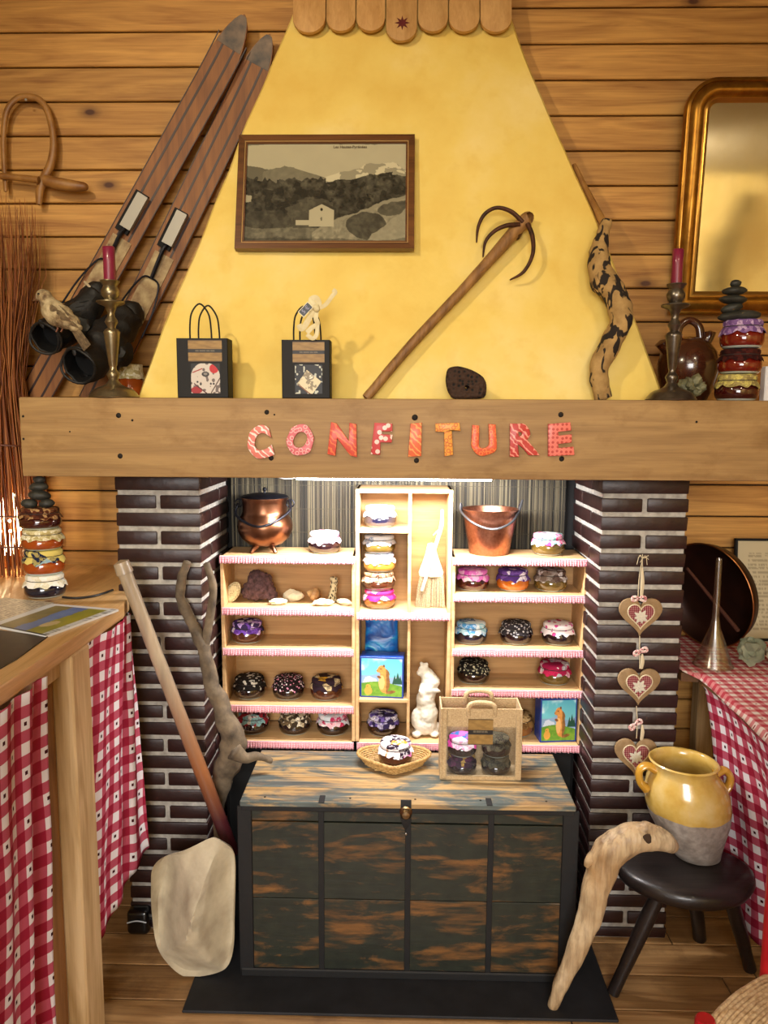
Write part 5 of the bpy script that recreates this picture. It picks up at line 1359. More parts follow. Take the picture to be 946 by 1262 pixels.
# ------------------------------------------------------------------ candlesticks
M_PEW = plain('tarnished_pewter', '9c9074', .33, metal=.9, c2='7a6e54', bs=.08, sc=30)
M_PEW2 = plain('dark_pewter', '847c70', .3, metal=.9, c2='5c544c', bs=.08, sc=30)
def candlestick(px, pxb, ptop, mat, label, clabel, ctop, crad, Y=1.905, sc1=1.0):
    p = at(px, 485, Y); k = pxm(p); z0 = BT + .0006; t = thing('candlestick', label, 'candlestick', (p.x, Y, z0)); ztop = at(px, ptop, Y).z
    H = ztop - z0
    pf = [(0, 0), (31, 0), (31.5, 1.2), (30, 3), (28, 6), (25, 9.5), (19, 12.5), (13, 14.5), (9, 17), (5.5, 22), (6.5, 25), (8, 29), (6.5, 32), (4.2, 35), (4.2, 39), (5, 40.5), (9.6, 79), (10, 81), (8, 84), (4.5, 86), (5.5, 89), (8, 93), (6.5, 97), (4.4, 100), (4, 104), (7, 112), (15.5, 115.5), (17, 117), (16.5, 118.5), (9, 119), (7, 121), (10.5, 126), (11, 131), (8, 137), (10.5, 141), (11.8, 142.5), (11.5, 143.5), (7.5, 143.5), (7, 140), (0, 140)]
    G().lathe([(r * k * (1 if r < 20 else .97), z / 143.5 * H) for r, z in pf], 36, loc=(p.x, Y, z0)).build('stem_and_base', mat, t, smooth=50)
    hc = at(px, ctop, Y).z - ztop
    c = thing('candle', clabel, 'candle', (p.x, Y, ztop - .004)); r = crad * k
    G().lathe([(0, 0), (r, 0), (r * 1.01, .01), (r * .97, hc * .6), (r * 1.0, hc + .003), (r * .75, hc + .0055), (r * .3, hc + .003), (0, hc + .003)], 22, loc=(p.x, Y, ztop - .004), wob=lambda rr, z, th: (rr * (1 + .03 * sin(3 * th + z * 40)), z + .0015 * sin(th) * (z > hc))).build('wax', M_WAX, c, smooth=60)
    G().tube([(p.x, Y, ztop + hc - .002), (p.x + .0008, Y, ztop + hc + .006)], .0007, 6, 1).build('wick', M_DARK, c)
M_WAX = plain('magenta_wax', '7a1838', .35, coat=.3)
candlestick(140.5, 0, 346, M_PEW, 'pewter candlestick on the mantel beside the sparrow', 'short magenta candle in the left candlestick', 304, 7.2)
candlestick(826.5, 0, 350, M_PEW2, 'darker pewter candlestick on the mantel before the brown jug', 'short magenta candle in the right candlestick', 307, 6.6)

# ------------------------------------------------------------------ honey jar behind the left candlestick
p = at(161, 480, 2.19); k = pxm(p)
jh = thing('honey_jar', 'small jar with cream cover behind the left candlestick', 'jar', (p.x, 2.19, BT + .0006))
G().lathe([(0, 0), (14 * k, 0), (16.5 * k, 3 * k), (16.5 * k, 22 * k), (14 * k, 27 * k), (14 * k, 30 * k), (0, 30 * k)], 28, loc=(p.x, 2.19, BT + .0006)).build('honey_glass', JAM['orange'], jh)
G().lathe([(0, 44 * k), (14.5 * k, 43 * k), (15 * k, 34 * k), (17 * k, 28 * k), (18 * k, 25.5 * k)], 40, loc=(p.x, 2.19, BT + .0006), wob=lambda r, z, th: (r * (1 + .03 * sin(9 * th)), z + .001 * sin(11 * th))).build('fabric_cover', CL['cream'], jh)

# ------------------------------------------------------------------ driftwood and stick on the right of the hood
s = N('spotted_driftwood', .85); n1 = s.noise(s.coord((1, 1, 1), rnd=False), 28, 4, .6); n2 = s.noise(s.coord((1, 1, .5), rnd=False), 48, 2, .45, .5)
s.color(s.mix(s.ramp(n2, [(.53, (0, 0, 0, 1)), (.57, (1, 1, 1, 1))]), s.ramp(n1, [(.3, '8a6a3c'), (.7, 'b8955c')]), '1d120a')); s.bump(n2, -.8, .006); M_SPOT = s.m
Yd = 1.955
D = lambda px, py, Y=Yd: at(px, py, Y)
kd = pxm(D(750, 400)); q0 = D(743, 489); q0.z = BT + .006
tag(G().tube([q0, D(738, 465), D(742, 442, 1.96), D(757, 415, 1.965), D(765, 392, 1.97), D(758, 366, 1.985), D(742, 342, 2.005), D(737, 316, 2.02), D(742, 292, 2.04), D(748, 272, 2.05)],
    [v * kd for v in (10, 11.5, 13, 13, 14, 15.5, 16, 13, 9, 6)], 18, 8, nz=.22, nf=24, seed=3).build('driftwood', M_SPOT, smooth=180), 'twisted driftwood with dark holes standing on the mantel against the hood edge', 'driftwood')
tag(G().tube([D(748, 286, 2.1), D(742, 273, 2.11), D(722, 236, 2.16), D(707, 203, 2.19)], [3.5 * kd, 5.5 * kd, 5 * kd, 3 * kd], 10, 5, nz=.15, nf=40).build('wooden_stick', M_BENT), 'thin brown stick above the twisted driftwood beside the hood', 'stick')

# ------------------------------------------------------------------ jug, mineral, jar stack at the right
M_JUG = plain('brown_glaze', '3a1a0e', .22, coat=.8, c2='4c2412')
p = at(846, 485, 2.13); k = pxm(p); z0 = BT + .0006; Yj = 2.13
G_ = thing('stirrup_jug', 'round dark brown glazed jug with arched handle behind the right candlestick', 'jug', (p.x, Yj, z0))
# shelf plank that carries what stands behind the beam
M_SH2 = wood('side_shelf_pine', 'c08a48', '94642e', knots=.3)
sx0, sx1 = PXR + .0, at(1010, 485, 2.2).x
G().lathe([(r * k, z * k) for r, z in ((0, 0), (20, 0), (23, 3), (31, 18), (36, 36), (37, 46), (33, 60), (24, 72), (12, 78), (0, 80))], 36, loc=(p.x, Yj, z0)).build('jug_body', M_JUG, G_, smooth=80)
G().tube([(p.x - 14 * k, Yj, z0 + 74 * k), (p.x - 13 * k, Yj, z0 + 90 * k), (p.x - 2 * k, Yj, z0 + 99 * k), (p.x + 10 * k, Yj, z0 + 92 * k), (p.x + 14 * k, Yj, z0 + 74 * k)], [5 * k, 4.5 * k, 4.5 * k, 5 * k, 6 * k], 12, 6, flat=.8).build('arched_handle', M_JUG, G_)
G().tube([(p.x + 16 * k, Yj - .01, z0 + 68 * k), (p.x + 21 * k, Yj - .012, z0 + 78 * k), (p.x + 22 * k, Yj - .012, z0 + 84 * k)], [6 * k, 6 * k, 7.5 * k], 14, 4).build('pouring_spout', M_JUG, G_)
G().tube([(p.x - 26 * k, Yj - .01, z0 + 60 * k), (p.x - 34 * k, Yj - .014, z0 + 68 * k), (p.x - 37 * k, Yj - .016, z0 + 72 * k)], [7 * k, 6.5 * k, 8 * k], 14, 4).build('filling_neck', M_JUG, G_)
M_MIN = plain('grey_green_mineral', '7d7a58', .55, c2='4c4a36', bs=.8, sc=60)
p = at(854, 480, 1.95); k = pxm(p)
g = G(); random.seed(11)
for i in range(22):
    a = random.uniform(0, 2 * pi); el = random.uniform(.1, 1.3); d = V((cos(a) * cos(el), sin(a) * cos(el) * .8, sin(el)))
    c = V((p.x, 1.955, BT + .012)) + V((d.x * 14 * k, d.y * 10 * k, d.z * 20 * k)); r = random.uniform(5, 8.5) * k
    c.z = max(c.z, BT + r * 1.15)
    g.ball(c, r, (.8, .8, 1.15), 1, nz=.25, seed=i, rot=d.to_track_quat('Z', 'Y').to_matrix())
tag(g.build('mineral_cluster', M_MIN, smooth=20), 'knobbly grey-green mineral cluster at the foot of the right candlestick', 'mineral')
def on_px(px, z, Y):  # centre for a stacked jar
    return at(px, 450, Y).x
Ys = 1.945; kx2 = pxm(at(910, 450, Ys)); z = BT + .0006
RJ = [(909, 'cherry', 'burlap', 33, 'dark red jam jar with yellow mesh cover, lowest in the right mantel stack'), (911, 'red', 'darkred', 30.5, 'dark red jam jar with dark net cover, middle of the right mantel stack'), (912, 'red', 'lilac', 35, 'dark red jam jar with lilac net cover, top of the right mantel stack')]
for px, jm, cl, hpx, lab in RJ:
    hs = hpx * kx2 / .0600; jar((on_px(px, z, Ys), Ys, z), jm, CL[cl], lab, 'jar stack on the right end of the mantel', 25.5 * kx2 / .0465, px, hs / (25.5 * kx2 / .0465)); z += hpx * kx2
M_PEB = plain('black_pebble', '23231f', .6, c2='34342c', bs=.2, sc=40)
def pebble(px, py, rx, rz, Y, rot, lab, ry=None, k=None, grp=None):
    c = at(px, py, Y); kk_ = pxm(c); g = G(); g.ball((0, 0, 0), 1, (rx * kk_, (ry or rx * .8) * kk_, rz * kk_), 3, nz=.12, nf=8, seed=px); g.xf(Matrix.Translation(c) @ Matrix.Rotation(radians(rot), 4, 'Y'))
    tag(g.build('pebble', M_PEB), lab, 'pebble', grp)
G1 = 'black pebbles on the right mantel jar stack'
for a in ((911, 389.5, 26, 7.0, Ys, -4, 'long flat black pebble lying directly on the lilac jar cover', 15), (901, 380, 13.5, 6.0, Ys, -14, 'black pebble tilted left, second from the bottom on the right mantel stack'), (903, 369.5, 16.5, 5.4, Ys, 2, 'flat black pebble in the middle of the right mantel pebble stack'), (904.5, 358.8, 15.5, 5.4, Ys, -1, 'flat black pebble, second from the top of the right mantel stack'), (906, 349.5, 6.8, 4.6, Ys, 0, 'tiny round black pebble crowning the right mantel stack')):
    pebble(a[0], a[1], a[2], a[3], a[4], a[5], a[6], a[7] if len(a) > 7 else None, grp=G1)

a_, b_ = at(938, 490, 2.2), at(966, 452, 2.2)
tag(G().box(((a_.x + b_.x) / 2, 2.2, (BT + b_.z) / 2 + .0005), (b_.x - a_.x, .03, b_.z - BT), .002).build('white_card_box', plain('white_card', 'e8e8ea', .6)), 'plain white box behind the jar stack at the right end of the mantel', 'box')
# ------------------------------------------------------------------ gilt mirror
M_GILT = plain('old_gilt', 'a8782c', .32, metal=.85, c2='7d521a', bs=.15, sc=25)
YM = 2.262
mx0 = at(832, 250, YM).x; mz0, mz1 = at(870, 388, YM).z, at(900, 95, YM - .045).z; mx1 = mx0 + .56; rc = .085
mr = thing('gilt_mirror', 'large gilt framed mirror with rounded top corners on the right planks', 'mirror', ((mx0 + mx1) / 2, YM, mz0))
def path(off):
    a, b, c, d = mx0 + off, mx1 - off, mz0 + off, mz1 - off; r = max(rc - off, .012); P_ = [(a, c), (a, (c + d) / 2)]
    P_ += [(a + r - r * cos(u), d - r + r * sin(u)) for u in np.linspace(0, pi / 2, 12)]
    P_ += [(b - r + r * sin(u), d - r + r * cos(u)) for u in np.linspace(0, pi / 2, 12)] + [(b, (c + d) / 2), (b, c)]
    return P_
def molding(prof, nm, mat):
    rows = [[V((x, YM - h, z)) for x, z in path(o_)] for o_, h in prof]; g = G(); g.grid(rows, closev=True); g.build(nm, mat, mr, smooth=60)
molding([(0, -.014), (0, .004), (.003, .008), (.010, .010), (.012, .006), (.018, .012), (.026, .020), (.036, .022), (.044, .017), (.048, .010), (.052, .011)], 'outer_moulding', M_GILT)
molding([(.052, .011), (.055, .013), (.058, .009), (.064, .004), (.066, -.002)], 'inner_moulding', plain('bright_gilt', 'b88a3e', .3, metal=.85))
s = N('mirror_glass', .06, metal=1); n1 = s.noise(s.coord(rnd=False), 5, 5); s.color(s.ramp(n1, [(.35, 'e6e2d4'), (.7, 'd2c8ae')]))
s.set(s.b, 'Roughness', s.ramp(n1, [(.3, (.04, .04, .04, 1)), (.8, (.16, .16, .16, 1))]))
ti = radians(5)
o = G().prism([(x - (mx0 + mx1) / 2, z - (mz0 + mz1) / 2) for x, z in path(.060)], -.002, .002).build('mirror_glass', s.m, mr, local=True, smooth=0)
o.location = V(((mx0 + mx1) / 2, YM - .001, (mz0 + mz1) / 2)) - WL[mr.name]
mr.rotation_euler = (radians(4.5), 0, 0)
# ------------------------------------------------------------------ left counter
TX = -.668
TZ0 = TZ - .034
G_ = [(TX, .15), (TX, 1.80), (TX - .010, 1.868), (-.705, 1.938), (PXL - PW / 2 - .006, 1.938), (PXL - PW / 2 - .006, 2.284), (X0 + .01, 2.284), (X0 + .01, .15)]
ct = thing('wooden_counter', 'pale pine counter at the left with curtains hung below its edge', 'counter', (-1.2, 1.2, 0))
g = G(); g.prism(G_, TZ0, TZ, axis='Z', bev=.004); g.build('counter_top', M_TABLE, ct)
G().box((-.688, 1.545, TZ0 / 2), (.044, .09, TZ0 - .001), .004).build('post', M_POST, ct)
G().box((-.725, 1.53, TZ0 / 2), (.03, .06, TZ0 - .001), .003).build('post', wood('post_shadow_pine', '9a6a3c', '6e4422', axis='Z', knots=.3, var=0), ct)  # second post added in darker pine for the shaded left face
G().box((-.70, .9, TZ0 - .022), (.018, 1.2, .044), .002).build('apron_rail', M_POST, ct)
G().box((-2.0, 1.2, TZ0 / 2), (.06, .06, TZ0 - .001), .003).build('post', M_POST, ct)
M_GING = gingham('red_gingham', lin('8f1c34'), lin('b55468'), lin('ded8dc'), .046, lin('3a0a14'))
def curtain(name, label, path_, z_top, hem, waves, amp, uvk=1.0, seed=0, group=None, nu=90, nv=40, thick=.0012, pw=.8):
    """path_: list of plan points (x, y) top and bottom: ((xt, yt), (xb, yb)); hem: fn(s)->z"""
    def P(s_, t_):
        n = len(path_) - 1; i = min(int(s_ * n), n - 1); f = s_ * n - i
        (a0, b0), (a1, b1) = path_[i], path_[i + 1]
        tp = V((a0[0] + (a1[0] - a0[0]) * f, a0[1] + (a1[1] - a0[1]) * f, 0)); bt_ = V((b0[0] + (b1[0] - b0[0]) * f, b0[1] + (b1[1] - b0[1]) * f, 0))
        p = tp.lerp(bt_, t_ ** pw); p.z = z_top + (hem(s_) - z_top) * t_
        return p
    rows, uv = [], []; L = 0; prev = None
    for i in range(nu + 1):
        s_ = i / nu; m_ = P(s_, .5)
        if prev is not None: L += (m_ - prev).length
        prev = m_; row, ur = [], []
        for j in range(nv + 1):
            t_ = j / nv; p = P(s_, t_); q = P(min(s_ + .01, 1), t_) - P(max(s_ - .01, 0), t_); q.z = 0; q.normalize(); nn = V((q.y, -q.x, 0))
            a = amp * (.35 + .65 * t_) * (sin(s_ * waves * 2 * pi + seed + .5 * sin(t_ * 3)) + .5 * sin(s_ * waves * 4.7 + seed * 2 + t_ * 2))
            p = p + nn * a + nn * .006 * noise.noise(V((s_ * 5, t_ * 4, seed)))
            row.append(p); ur.append(((L * 1.12) * uvk + .012 * noise.noise(V((s_ * 3, t_ * 3, seed + 5))), (z_top - p.z) * uvk + .012 * noise.noise(V((s_ * 3, t_ * 3, seed + 9)))))
        rows.append(row); uv.append(ur)
    g = G(); g.grid(rows, uv=uv); o = g.build(name, M_GING, smooth=180)
    md = o.modifiers.new('s', 'SOLIDIFY'); md.thickness = thick; md.offset = 0
    return tag(o, label, 'curtain', group)
zt_ = TZ0 - .002
curtain('gingham_curtain', 'red gingham curtain hung at the left edge, in front of the wooden post', [((-.662, .75), (-.67, .75)), ((-.66, 1.1), (-.68, 1.1)), ((-.662, 1.25), (-.685, 1.24)), ((-.667, 1.385), (-.695, 1.37))], zt_, lambda s_: .012, 5, .012, seed=1)
curtain('gingham_curtain', 'red gingham curtain between the wooden post and the left brick pillar', [((-.680, 1.615), (-.715, 1.60)), ((-.662, 1.70), (-.700, 1.68)), ((-.666, 1.79), (-.682, 1.74)), ((-.668, 1.825), (-.675, 1.80)), ((-.676, 1.86), (-.640, 1.86))], zt_, lambda s_: .17 + .06 * s_ + .09 * max(0, s_ - .35), 3.2, .008, seed=4)

# magazines, slate, cable
def on_t(px, py, z=TZ + .0015): return atz(px, py, z)
def land_pic(U, W_):
    n_ = fbm(U, W_, 6, 51); z = 0 * U
    c = [.82 + z, .84 + z, .86 + z]; c = over(c, (W_ > .12) * (W_ < .9) * 1., (.28 + .15 * n_, .38 + .15 * n_, .62 + .1 * n_))
    c = over(c, (W_ > .12) * (W_ < .35 + .1 * n_) * 1., (.38 + .2 * n_, .36 + .15 * n_, .22)); c = over(c, (W_ > .66 - .1 * n_) * (W_ < .9) * 1., (.46 + .2 * n_, .48 + .15 * n_, .18))
    c = over(c, ell(U, W_, .3, .68, .12, .08, .3), (.75, .68, .5)); c = over(c, (U > .93) * 1., (.86, .86, .88)); c = over(c, (U < .03) * 1., (.1, .1, .15)); c = over(c, (W_ > .93) * (vn(U, W_, 50, 3, 3) > .6) * .6, (.3, .3, .3))
    return c
def text_pic(U, W_):
    z = 0 * U; c = [.80 + z, .76 + z, .68 + z]; ln = ((W_ * 16) % 1 > .55) * (vn(U, W_, 60, 7, 16) > .35) * 1.; c = over(c, ln * .6, (.4, .34, .28)); c = over(c, ell(U, W_, .3, .3, .2, .18), (.62, .42, .25)); return c
def mag(label, corners, pic, th=.004):
    tl_, tr2, br3, bl3 = [on_t(*c) for c in corners]; t = thing('magazine', label, 'magazine', (tl_ + br3) / 2)
    g = G(); pts = [(p.x, p.y) for p in (tl_, tr2, br3, bl3)]; g.prism(pts, TZ + .0006, TZ + th, axis='Z'); g.build('page_block', plain('page_white', 'd8d8d4', .5), t)
    def wp(co, U, W_):
        o_ = np.array(WL[t.name]); a, b, c, d = (np.array((p.x, p.y, TZ + th + .0005)) for p in (tl_, tr2, br3, bl3))
        u, v = U[..., None], W_[..., None]; return (a * (1 - u) + b * u) * (1 - v) + (d * (1 - u) + c * u) * v - o_
    print_grid('printed_page', (0, 0, 0), (1, 0, 0), (0, 1, 0), 90, 60, pic, M_PAPER, t, warp=wp)
mag('magazine with printed text lying at the far left of the counter', [(-60, 752), (6, 738), (66, 744), (-30, 778)], text_pic)
mag('magazine with a blue mountain lake picture near the counter edge', [(-12, 772), (64, 746), (146, 753), (56, 786)], land_pic, .0055)
pts = [on_t(*c) for c in ((-40, 772), (59, 785), (20, 813), (-30, 842))]
g = G(); g.prism([(p.x, p.y) for p in pts], TZ + .0006, TZ + .0032, axis='Z', bev=.001)
tag(g.build('slate_board', plain('dark_board', '3a3020', .6, c2='2c2418')), 'dark flat board at the left edge of the counter', 'board')
G().tube([on_t(70, 737, TZ + .0045), on_t(90, 737, TZ + .0035), on_t(115, 736, TZ + .0035), on_t(138, 728, TZ + .0035), on_t(150, 722, TZ + .0035)], .003, 8, 6)
o = G().tube([on_t(77, 736, TZ + .0045), on_t(95, 737, TZ + .0040), on_t(118, 734, TZ + .0040), on_t(139, 727, TZ + .0040)], .003, 8, 6).build('power_cable', plain('black_cable', '0e0c0c', .5)); tag(o, 'black electric cable running along the counter behind the jar stack', 'cable')
# left jar stack
pj = on_t(54.5, 733.5); kj = pxm(at(54, 700, pj.y)); z = TZ + .0006
for px, jm, cl, hpx, lab in ((54.5, 'blue', 'creamw', 28.5, 'black jam jar with cream cover, lowest in the counter stack'), (54.5, 'orange', 'blueyel', 30.5, 'orange-red jam jar with navy and yellow cover in the counter stack'), (54, 'orange', 'cream', 25.5, 'orange jam jar with cream lace cover in the counter stack'), (52.5, 'cherry', 'brownlace', 26, 'dark red jam jar with brown lace cover, top of the counter stack')):
    r_ = 24.5 * kj / .0465; jar((at(px, 700, pj.y).x, pj.y, z), jm, CL[cl], lab, 'jar stack on the left counter', r_, px * 1.7, hpx * kj / .0600 / r_); z += hpx * kj
zj = z; pyj = 632
def peb(px, dz, rx, rz, dy, lab, rot=0):
    c = at(px, 640, pj.y); g = G(); g.ball((0, 0, 0), 1, (rx * kj, rx * kj * .8, rz * kj), 3, nz=.12, nf=8, seed=px + dz); g.xf(Matrix.Translation((c.x, pj.y + dy, zj + dz * kj)) @ Matrix.Rotation(radians(rot), 4, 'Y'))
    tag(g.build('pebble', M_PEB), lab, 'pebble', 'black pebbles on the counter jar stack')
peb(39.5, 4.6, 9.5, 5.8, -.01, 'black pebble at the left of the bottom pair on the counter jar stack', 4)
peb(60, 4.6, 9.5, 5.8, -.006, 'black pebble at the right of the bottom pair on the counter jar stack', -5)
peb(50.5, 14.6, 13, 6.4, -.002, 'largest black pebble, lying across the bottom pair on the counter stack', 4)
peb(49.5, 24.6, 11.5, 5.6, 0, 'flat black pebble, second from the top of the counter stack', -5)
peb(51, 33.2, 7.5, 4.8, 0, 'small black pebble crowning the counter stack')

# ------------------------------------------------------------------ right table with cloth
RZ = .75; RX = .775
rt = thing('side_table', 'wooden side table under the red checked cloth at the right', 'table', (1.3, 1.7, 0))
G_ = [(RX + .0, .95), (RX + .012, 1.3), (RX - .004, 1.6), (RX + .006, 1.8), (RX, 1.945), (PXR + PW / 2 + .006, 1.945), (PXR + PW / 2 + .006, 2.284), (1.9, 2.284), (1.9, .95)]
g = G(); g.prism(G_, RZ - .026, RZ - .003, axis='Z', bev=.003); g.build('table_top', wood('walnut_edge', '6e4a26', '4a2e16', axis='Y', knots=0, var=0), rt)
for x, y in ((1.85, 1.0), (1.85, 2.2), (PXR + PW / 2 + .17, 2.2), (1.0, 1.0)): G().box((x, y, (RZ - .027) / 2), (.05, .05, RZ - .028), .003).build('leg', M_POST, rt)
M_GTOP = gingham('red_check_cloth', lin('b0404a'), lin('cb8684'), lin('dccdc2'), .028, lin('8a1c28'))
s = 64; rows, uv = [], []
for i in range(61):
    y = .93 + (2.28 - .93) * i / 60; row, ur = [], []
    xe = RX - .010 + .008 * noise.noise(V((y * 7, 0, 0))) + .006 * sin(y * 11)
    if y > 1.942: xe = PXR + PW / 2 + .008
    for j in range(41):
        x = xe + (1.88 - xe) * (j / 40) ** 1.4; z = RZ + .0008 + .0012 * (1 + noise.noise(V((x * 9, y * 9, 1))))
        if j == 0 and y < 1.94: z = RZ - .012 ; x = xe - .001
        row.append(V((x, y, z))); ur.append((x + .004 * noise.noise(V((x * 6, y * 6, 7))), y))
    rows.append(row); uv.append(ur)
g = G(); g.grid(rows, uv=uv); o = g.build('table_cloth', M_GTOP, smooth=180); md = o.modifiers.new('s', 'SOLIDIFY'); md.thickness = .0012; md.offset = 1
tag(o, 'red and cream checked cloth lying on the right table', 'tablecloth')
curtain('gingham_curtain', 'red gingham curtain hanging below the right table', [((RX + .022, 1.43), (.97, 1.44)), ((RX + .014, 1.6), (.955, 1.62)), ((RX + .016, 1.8), (.94, 1.79)), ((RX + .008, 1.93), (.862, 1.93))], RZ - .028, lambda s_: .05 + .04 * s_ + .05 * max(0, s_ - .75) * 4 * .5, 3.5, .010, seed=7, nu=120, pw=.6)

# copper basin leaning, funnel, framed page, stones
cb_ = at(881, 712, 2.14); kb_ = pxm(cb_); R_b = 66 * kb_
bz = RZ + .008
ba = thing('copper_basin', 'large shallow copper basin with dark inside, leaning upright behind the funnel', 'basin', (cb_.x, 2.14, bz))
Mb = Matrix.Translation((cb_.x + .004, 2.165, bz + R_b * 1.0)) @ Matrix.Rotation(radians(-8), 4, 'Y') @ Matrix.Rotation(radians(-60), 4, 'Z') @ Matrix.Rotation(radians(90), 4, 'X')
pf = [(0, .0), (R_b * .75, .0), (R_b * .93, .018), (R_b * .98, .045), (R_b * 1.0, .047), (R_b * 1.0, .044), (R_b * .95, .014), (R_b * .77, -.004), (0, -.004)]
M_BASIN = plain('dark_copper', '3a1c10', .45, metal=.6, c2='24120c', bs=.1, sc=12)
G().lathe([(r, z - .02) for r, z in pf], 44).xf(Mb).build('basin_body', M_BASIN, ba, smooth=50)
pts = [Mb @ V((R_b * 1.0 * cos(u), R_b * 1.0 * sin(u), .027)) for u in np.linspace(0, 2 * pi, 49)]
G().tube(pts, .0022, 8, 1, caps=False).build('rim', plain('copper_rim', '9a6238', .35, metal=.9), ba)
hp_ = [at(910, 706, 2.18), at(919, 712, 2.17), at(921, 728, 2.16), at(917, 742, 2.17), at(909, 748, 2.18)]
G().tube(hp_, .0075, 10, 5).build('iron_handle', M_IRON, ba)
lo = at(906, 778, 2.06); lo.z = RZ + .010
tag(G().tube([at(846, 700, 2.0), at(909, 777, 2.03)], [.004, .006], 10, 1).build('iron_rod', plain('brown_rod', '4a2a20', .5, metal=.3)), 'thin dark rod slanting across the copper basin', 'rod')
pf_ = atz(880, 797, RZ); Yf_ = 1.985; kf = pxm(at(880, 760, Yf_)) * .80; pf_ = at(879, 805, Yf_)
fn_ = thing('glass_funnel', 'clear glass funnel standing upside down on the checked cloth', 'funnel', (pf_.x, Yf_, RZ + .0045))
M_GL = glassm('clear_glass', (.97, .95, .92, 1), .13, .2, .35)
h_ = at(883, 690, Yf_).z - RZ
G().lathe([(29 * kf, 0), (30 * kf, .002), (28 * kf, .006), (17 * kf, h_ * .22), (8 * kf, h_ * .36), (5.4 * kf, h_ * .46), (4.6 * kf, h_ * .97), (4 * kf, h_ * 1.0), (3.4 * kf, h_ * .97), (4.2 * kf, h_ * .46), (7 * kf, h_ * .36), (16 * kf, h_ * .215), (27.5 * kf, .003)], 36, loc=(pf_.x, Yf_, RZ + .0045)).build('funnel_body', M_GL, fn_, smooth=60)
rg = [(pf_.x + 29 * kf * cos(u), Yf_ + 29 * kf * sin(u), RZ + .0075) for u in np.linspace(0, 2 * pi, 41)]
G().tube(rg, .0022, 8, 1, caps=False).build('glass_rim', M_GL, fn_)
a, b = at(903, 765, 2.235), at(903, 663, 2.255); fx1 = a.x + .26
fp = thing('framed_page', 'dark framed old printed page leaning on the planks behind the stones', 'picture', (a.x + .13, 2.24, RZ + .0035)); hz = b.z - RZ - .004
ti_ = Matrix.Translation((a.x, 2.225, RZ + .004)) @ Matrix.Rotation(radians(-6), 4, 'X')
G().box((.13, .002, hz / 2), (.25, .004, hz - .01)).xf(ti_).build('backing', plain('aged_paper', 'b5a98a', .8), fp)
for c_, s_ in (((.13, .0, hz - .003), (.26, .012, .007)), ((.13, 0, .0035), (.26, .012, .007)), ((.0035, 0, hz / 2), (.007, .012, hz)), ((.2565, 0, hz / 2), (.007, .012, hz))):
    G().box(c_, s_, .001).xf(ti_).build('frame_rail', M_DARK, fp)
def page(U, W_):
    z = 0 * U; c = [.74 + z, .69 + z, .56 + z]; c = over(c, (np.abs(U - .52) < .012) * 1., (.4, .36, .28))
    ln = ((W_ * 24) % 1 > .45) * (vn(U, W_, 70, 7, 24) > .35) * (W_ > .12) * (W_ < .92) * (((U > .12) & (U < .46)) | ((U > .58) & (U < .92))); c = over(c, ln * .45, (.42, .38, .3)); return c
op = print_grid('printed_page', (0, 0, 0), (.24, 0, 0), (0, 0, -(hz - .016)), 120, 90, page, M_PAPER, None)
op.parent = fp; op.matrix_local = Matrix.Translation(-WL[fp.name]) @ ti_ @ Matrix.Translation((.01, -.0006, hz - .008))
for (px, py, rx, ry, rz_, Y, c1, c2, lab) in ((926, 774, 16, 11, 16, 1.985, '5c6450', '8a8c74', 'grey-green rough rock beside the glass funnel'), (964, 776, 20, 15, 15, 1.99, 'a89a7c', '7a7260', 'pale tan rock at the right edge of the checked cloth')):
    c = at(px, py, Y); k2 = pxm(c); g = G(); g.ball((0, 0, 0), 1, (rx * k2, ry * k2, rz_ * k2), 3, nz=.5, nf=12, seed=px); g.xf(Matrix.Translation((c.x, Y, RZ + .003 + rz_ * k2 * .92)))
    mn = min(v.co.z for v in g.bm.verts)
    for v in g.bm.verts: v.co.z = max(v.co.z + (RZ + .004 - mn), RZ + .004)
    tag(g.build('rock', plain('rock_' + str(px), c1, .8, c2=c2, bs=.8, sc=30), smooth=25), lab, 'rock')

